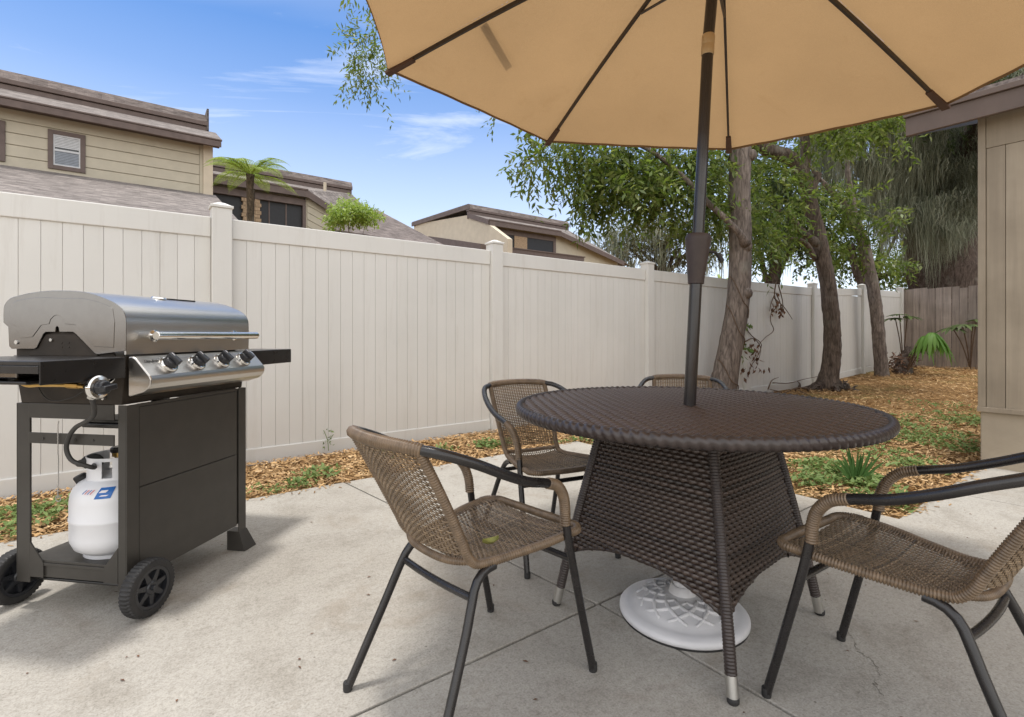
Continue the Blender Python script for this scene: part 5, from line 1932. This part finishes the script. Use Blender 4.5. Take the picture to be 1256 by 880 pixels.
Pl, Dl = [], []
for (px, py, n_, sx, sy) in ((918, 398, 9, 4, 5), (916, 425, 8, 4, 5), (910, 440, 5, 4, 4)):
    for _ in range(n_):
        Pl.append(on_fence(px + rg.normal(0, sx * .7), py + rg.normal(0, sy * .7), rg.uniform(.03, .12)))
        Dl.append(norm((rg.normal(0, .5), rg.normal(0, .5), -.6)))
n = len(Pl)
ob.append(quad_mesh('green_leaves', leaf_quads(np.array(Pl), np.array(Dl), rand_dirs(n, rg), rg.uniform(.08, .13, n), rg.uniform(.04, .06, n)), M['weed']))
at_root(ob, v)
# fallen twigs near the tree foot
tw = thing('fallen_branch', 'thin dead branch lying at the foot of the fence beside the forked tree', 'branch', tuple(on_fence(960, 474, .3) * (1, 1, 0)), 0)
sm = MB()
for pts in ([(5.0, 8.55), (4.6, 8.2), (4.2, 7.95), (3.9, 7.6)], [(4.6, 8.2), (4.5, 8.0), (4.62, 7.8)], [(4.25, 7.95), (4.1, 8.05)]):
    sm.tube(spline([(a, b_, .03 + .05 * sin(i * 2.1)) for i, (a, b_) in enumerate(pts)], 16), [.013 * (1 - .6 * i / 16) for i in range(16)], 6)
at_root([sm.build('twigs', M['vine'], smooth='all')], tw)

# ------------------------------------------------------------------ weeds and a palmetto seedling
rg = np.random.default_rng(71)
patches = []   # u, w, radius, count, size
for px, py, r, c, s in ((1010, 578, .20, 260, .05), (1035, 590, .22, 300, .05), (1062, 598, .16, 220, .05), (995, 596, .14, 140, .045), (1080, 560, .30, 120, .05), (1108, 622, .13, 170, .05), (1125, 520, .5, 160, .05), (1165, 540, .35, 120, .05), (1095, 540, .3, 110, .05), (1150, 500, .5, 120, .05), (1185, 555, .2, 110, .045), (597, 550, .12, 120, .05), (392, 586, .14, 120, .045), (365, 600, .10, 80, .04), (705, 548, .16, 90, .045), (720, 544, .16, 80, .045), (20, 640, .22, 150, .045), (60, 630, .2, 110, .04), (5, 660, .14, 90, .04), (330, 606, .12, 50, .035), (470, 562, .12, 60, .04), (540, 556, .12, 60, .04), (620, 548, .1, 60, .04), (1195, 520, .3, 120, .05), (1060, 615, .1, 80, .04), (1110, 530, .4, 220, .05), (1150, 545, .35, 200, .05), (1120, 575, .22, 160, .05), (1175, 515, .4, 160, .05)):
    Yg = 620 * (EYE + .02) / (py - 410)
    X = (px - 628) / 620 * Yg
    patches.append((.8 * X + .6 * Yg, -.6 * X + .8 * Yg, r, c, s))
Pw, Dw, Lw = [], [], []
for u, w, r, c, s in patches:
    for _ in range(int(c * .7)):
        a, q = rg.uniform(0, 2 * pi), r * sqrt(rg.random()) * rg.uniform(.6, 1.25)
        uu, ww = u + q * cos(a), w + q * sin(a)
        if not bed(uu, ww) or ww > 4.18:
            continue
        h = rg.uniform(.0, .055) * (1.2 - q / r * .6)
        for _k in range(2):
            Pw.append(uw(uu + rg.normal(0, .01), ww + rg.normal(0, .01), ground_z(uu, ww) + .01 + h))
            b_ = rg.uniform(0, 2 * pi)
            Dw.append(norm((cos(b_), sin(b_), rg.uniform(.1, .9))))
            Lw.append(s * rg.uniform(.5, 1.2))
n = len(Pw)
Lw = np.array(Lw)
up = np.tile((0, 0, 1.), (n, 1)) + rg.normal(0, .3, (n, 3))
tag(quad_mesh('weeds', leaf_quads(np.array(Pw), np.array(Dw), up, Lw, Lw * .42), M['weed']), 'patches of low green weeds growing through the mulch', 'weeds', kind='stuff')
Yg = 2.98
pb = from_pixel(1050, 590, 3.22)
pm = thing('palmetto', 'small fan palm seedling with stiff upright blades in the weeds right of the table', 'plant', (pb[0], pb[1], -.02), 0)
bl = MB()
for k in range(15):
    t = (k / 14 - .5) * 2.0 + rg.normal(0, .05)
    d = norm((sin(t) * .8, rg.normal(0, .10) - .06, cos(t) + .35))
    l = rg.uniform(.2, .26)
    e = norm(np.cross(d, (0, -1, 0)))
    o = np.array((pb[0] + .012 * sin(t), pb[1] + rg.normal(0, .006), -.01))
    vs = []
    for i in range(6):
        s = i / 5
        p = o + d * l * s + np.array((0, 0, -.03 * s * s * abs(sin(t))))
        ww = .006 * (.5 + 1.1 * sin(pi * min(1, .15 + s * .8))) * (1 if i < 5 else .05)
        vs += [p - e * ww, p + (0, .003, 0), p + e * ww]
    f = []
    for i in range(5):
        f += [(3 * i, 3 * i + 1, 3 * i + 4, 3 * i + 3), (3 * i + 1, 3 * i + 2, 3 * i + 5, 3 * i + 4)]
    bl.add(vs, f)
at_root([bl.build('fronds', M['palm'], smooth='all', fix=False)], pm)
# little weed climbing the fence foot, fallen leaf on the near chair
wd = thing('weed_sprig', 'thin weed sprig growing against the foot of the white fence between grill and chair', 'weed', tuple(on_fence(402, 552, .04) * (1, 1, 0)), 0)
sm = MB()
for pts in ([(403, 553), (402, 542), (400, 535), (397, 528)], [(402, 542), (406, 537), (409, 533)]):
    sm.tube(spline([on_fence(a, b_, .04) for a, b_ in pts], 10), .0028, 5)
Pl = np.array([on_fence(402 + rg.normal(0, 4), 541 + rg.normal(0, 6), .04) for _ in range(18)])
Dl = rand_dirs(18, rg)
at_root([sm.build('stems', M['weed'], smooth='all'), quad_mesh('leaves', leaf_quads(Pl, Dl, rand_dirs(18, rg), rg.uniform(.02, .04, 18), rg.uniform(.01, .018, 18)), M['weed'])], wd)
M['yellow_leaf'] = plain('yellow_leaf', (.27, .27, .07), .6, 0, .2, 40)
lf = MB()


def fl(s, t):
    w = .013 * sin(pi * s)**.8
    return ((s - .5) * .046, (2 * t - 1) * w, .004 + .010 * abs(2 * t - 1)**1.5 + .008 * (s - .5)**2 * 4)


lf.grid(fl, 10, 6)
lo = lf.build('fallen_leaf', M['yellow_leaf'], smooth='all', fix=False)
q = chair_near.matrix_basis @ Vector((.085, -.02, .3945))
lo.location = q
lo.rotation_euler = (.05, -.05, .4)
tag(lo, 'single yellow-green leaf fallen on the seat of the near left chair', 'leaf')


# ------------------------------------------------------------------ light settings
SUN_STRENGTH = 2.3
SUN_ANGLE = 6
SKY_STRENGTH = .12
SKY_TINT = (.155, .75, 1.24)
CLOUD = (8.6, 8.8, 9.0)
FILL_DECK = (13.4, 13.1, 12.6)  # radiance of the added out-of-view cloud that whitens the ambient light
CLOUD_SHIFT = (7.7, 8.8, 0)
EXPOSURE = 0.36
# ------------------------------------------------------------------ sky, sun, camera
SUN_EL, SUN_AZ = radians(84.5), radians(195)
W = bpy.data.worlds.new('World')
S.world = W
W.use_nodes = True
nt = W.node_tree
bg = nt.nodes['Background']


def wn(t, **kw):
    n = nt.nodes.new(t)
    for k, v in kw.items():
        setattr(n, k, v)
    return n


sky = wn('ShaderNodeTexSky', sky_type='NISHITA', sun_disc=False)
sdir = Vector((cos(SUN_EL) * cos(SUN_AZ), cos(SUN_EL) * sin(SUN_AZ), sin(SUN_EL)))
sky.sun_elevation = SUN_EL
sky.sun_rotation = atan2(sdir.x, sdir.y)
sky.air_density = 1.0
sky.dust_density = .3
sky.ozone_density = 3.0
tc = wn('ShaderNodeTexCoord')
sep = wn('ShaderNodeSeparateXYZ')
nt.links.new(tc.outputs['Generated'], sep.inputs[0])


def wmath(op, a, b=None, c=None, clamp=False):
    n = wn('ShaderNodeMath', operation=op, use_clamp=clamp)
    for i, v in enumerate((a, b, c)):
        if v is None:
            continue
        if isinstance(v, (int, float)):
            n.inputs[i].default_value = v
        else:
            nt.links.new(v, n.inputs[i])
    return n.outputs[0]


def wramp(f, stops):
    n = wn('ShaderNodeValToRGB')
    e = n.color_ramp.elements
    while len(e) < len(stops):
        e.new(.5)
    for el, (p, v) in zip(e, stops):
        el.position = p
        el.color = (v, v, v, 1) if isinstance(v, (int, float)) else (*v, 1)
    nt.links.new(f, n.inputs[0])
    return n.outputs[0]


def wmix(a, b, f, mode='MIX'):
    n = wn('ShaderNodeMix', data_type='RGBA', blend_type=mode)
    for v, k in ((a, 6), (b, 7), (f, 0)):
        if isinstance(v, (int, float)):
            n.inputs[k].default_value = v
        elif isinstance(v, tuple):
            n.inputs[k].default_value = (*v, 1)
        else:
            nt.links.new(v, n.inputs[k])
    return n.outputs[2]


Xd, Yd, Zd = sep.outputs
# thin streaky cirrus: noise on the plane of the cloud deck
inv = wmath('DIVIDE', 1., wmath('MAXIMUM', wmath('ADD', Zd, .12), .03))
cx_ = wmath('MULTIPLY', Xd, inv)
cy_ = wmath('MULTIPLY', Yd, inv)
cmb = wn('ShaderNodeCombineXYZ')
nt.links.new(cx_, cmb.inputs[0])
nt.links.new(cy_, cmb.inputs[1])
mp_ = wn('ShaderNodeMapping')
mp_.inputs['Rotation'].default_value = (0, 0, radians(-20))
mp_.inputs['Scale'].default_value = (.55, 1.6, 1)
mp_.inputs['Location'].default_value = CLOUD_SHIFT
nt.links.new(cmb.outputs[0], mp_.inputs['Vector'])


def wnoise(sc_, det, rough, dist=0., vec=None):
    n = wn('ShaderNodeTexNoise')
    n.inputs['Scale'].default_value = sc_
    n.inputs['Detail'].default_value = det
    n.inputs['Roughness'].default_value = rough
    n.inputs['Distortion'].default_value = dist
    nt.links.new(vec or mp_.outputs[0], n.inputs['Vector'])
    return n.outputs['Fac']


wisp = wramp(wnoise(1.15, 8, .62, 1.1), [(.43, 0.), (.60, .5), (.78, 1.)])
veil = wramp(wnoise(.55, 4, .5, .5), [(.35, 0.), (.75, .7)])
clouds = wmath('MAXIMUM', wmath('MULTIPLY', wisp, .75), wmath('MULTIPLY', veil, .42))
low = wramp(Zd, [(.0, .95), (.10, .74), (.25, .46), (.40, .20), (.60, 0.)])
clouds = wmath('MAXIMUM', clouds, low)
# unseen bright cloud added overhead and behind the camera as neutral fill light
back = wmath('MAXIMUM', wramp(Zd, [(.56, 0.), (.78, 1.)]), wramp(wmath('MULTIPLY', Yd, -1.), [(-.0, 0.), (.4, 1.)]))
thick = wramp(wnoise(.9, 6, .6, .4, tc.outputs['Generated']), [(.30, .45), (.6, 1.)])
fill_deck = wmath('MULTIPLY', back, thick, clamp=True)
blue = wmix(sky.outputs[0], SKY_TINT, 1., 'MULTIPLY')
col = wmix(wmix(blue, CLOUD, clouds), FILL_DECK, fill_deck)
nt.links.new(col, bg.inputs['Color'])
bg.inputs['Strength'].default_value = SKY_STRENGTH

ld = bpy.data.lights.new('sun', 'SUN')
ld.energy = SUN_STRENGTH
ld.angle = radians(SUN_ANGLE)
ld.color = (1, .965, .91)
lo = bpy.data.objects.new('sun', ld)
COL.objects.link(lo)
lo.rotation_euler = (-sdir).to_track_quat('-Z', 'Y').to_euler()
lo.location = (0, 0, 20)

cd = bpy.data.cameras.new('camera')
cam = bpy.data.objects.new('camera', cd)
COL.objects.link(cam)
cam.location = (0, 0, EYE)
cam.rotation_euler = (radians(90), 0, 0)
cd.sensor_width = 36
cd.lens = 36 * 620 / 1256
cd.shift_y = -30 / 1256
cd.clip_start = .05
cd.clip_end = 2000
S.camera = cam
S.view_settings.view_transform = 'Standard'
S.view_settings.look = 'None'
S.view_settings.exposure = EXPOSURE
S.view_settings.gamma = 1
S.cycles.use_denoising = True
S.cycles.max_bounces = 7
S.cycles.diffuse_bounces = 4
S.cycles.transmission_bounces = 4
S.cycles.sample_clamp_indirect = 8
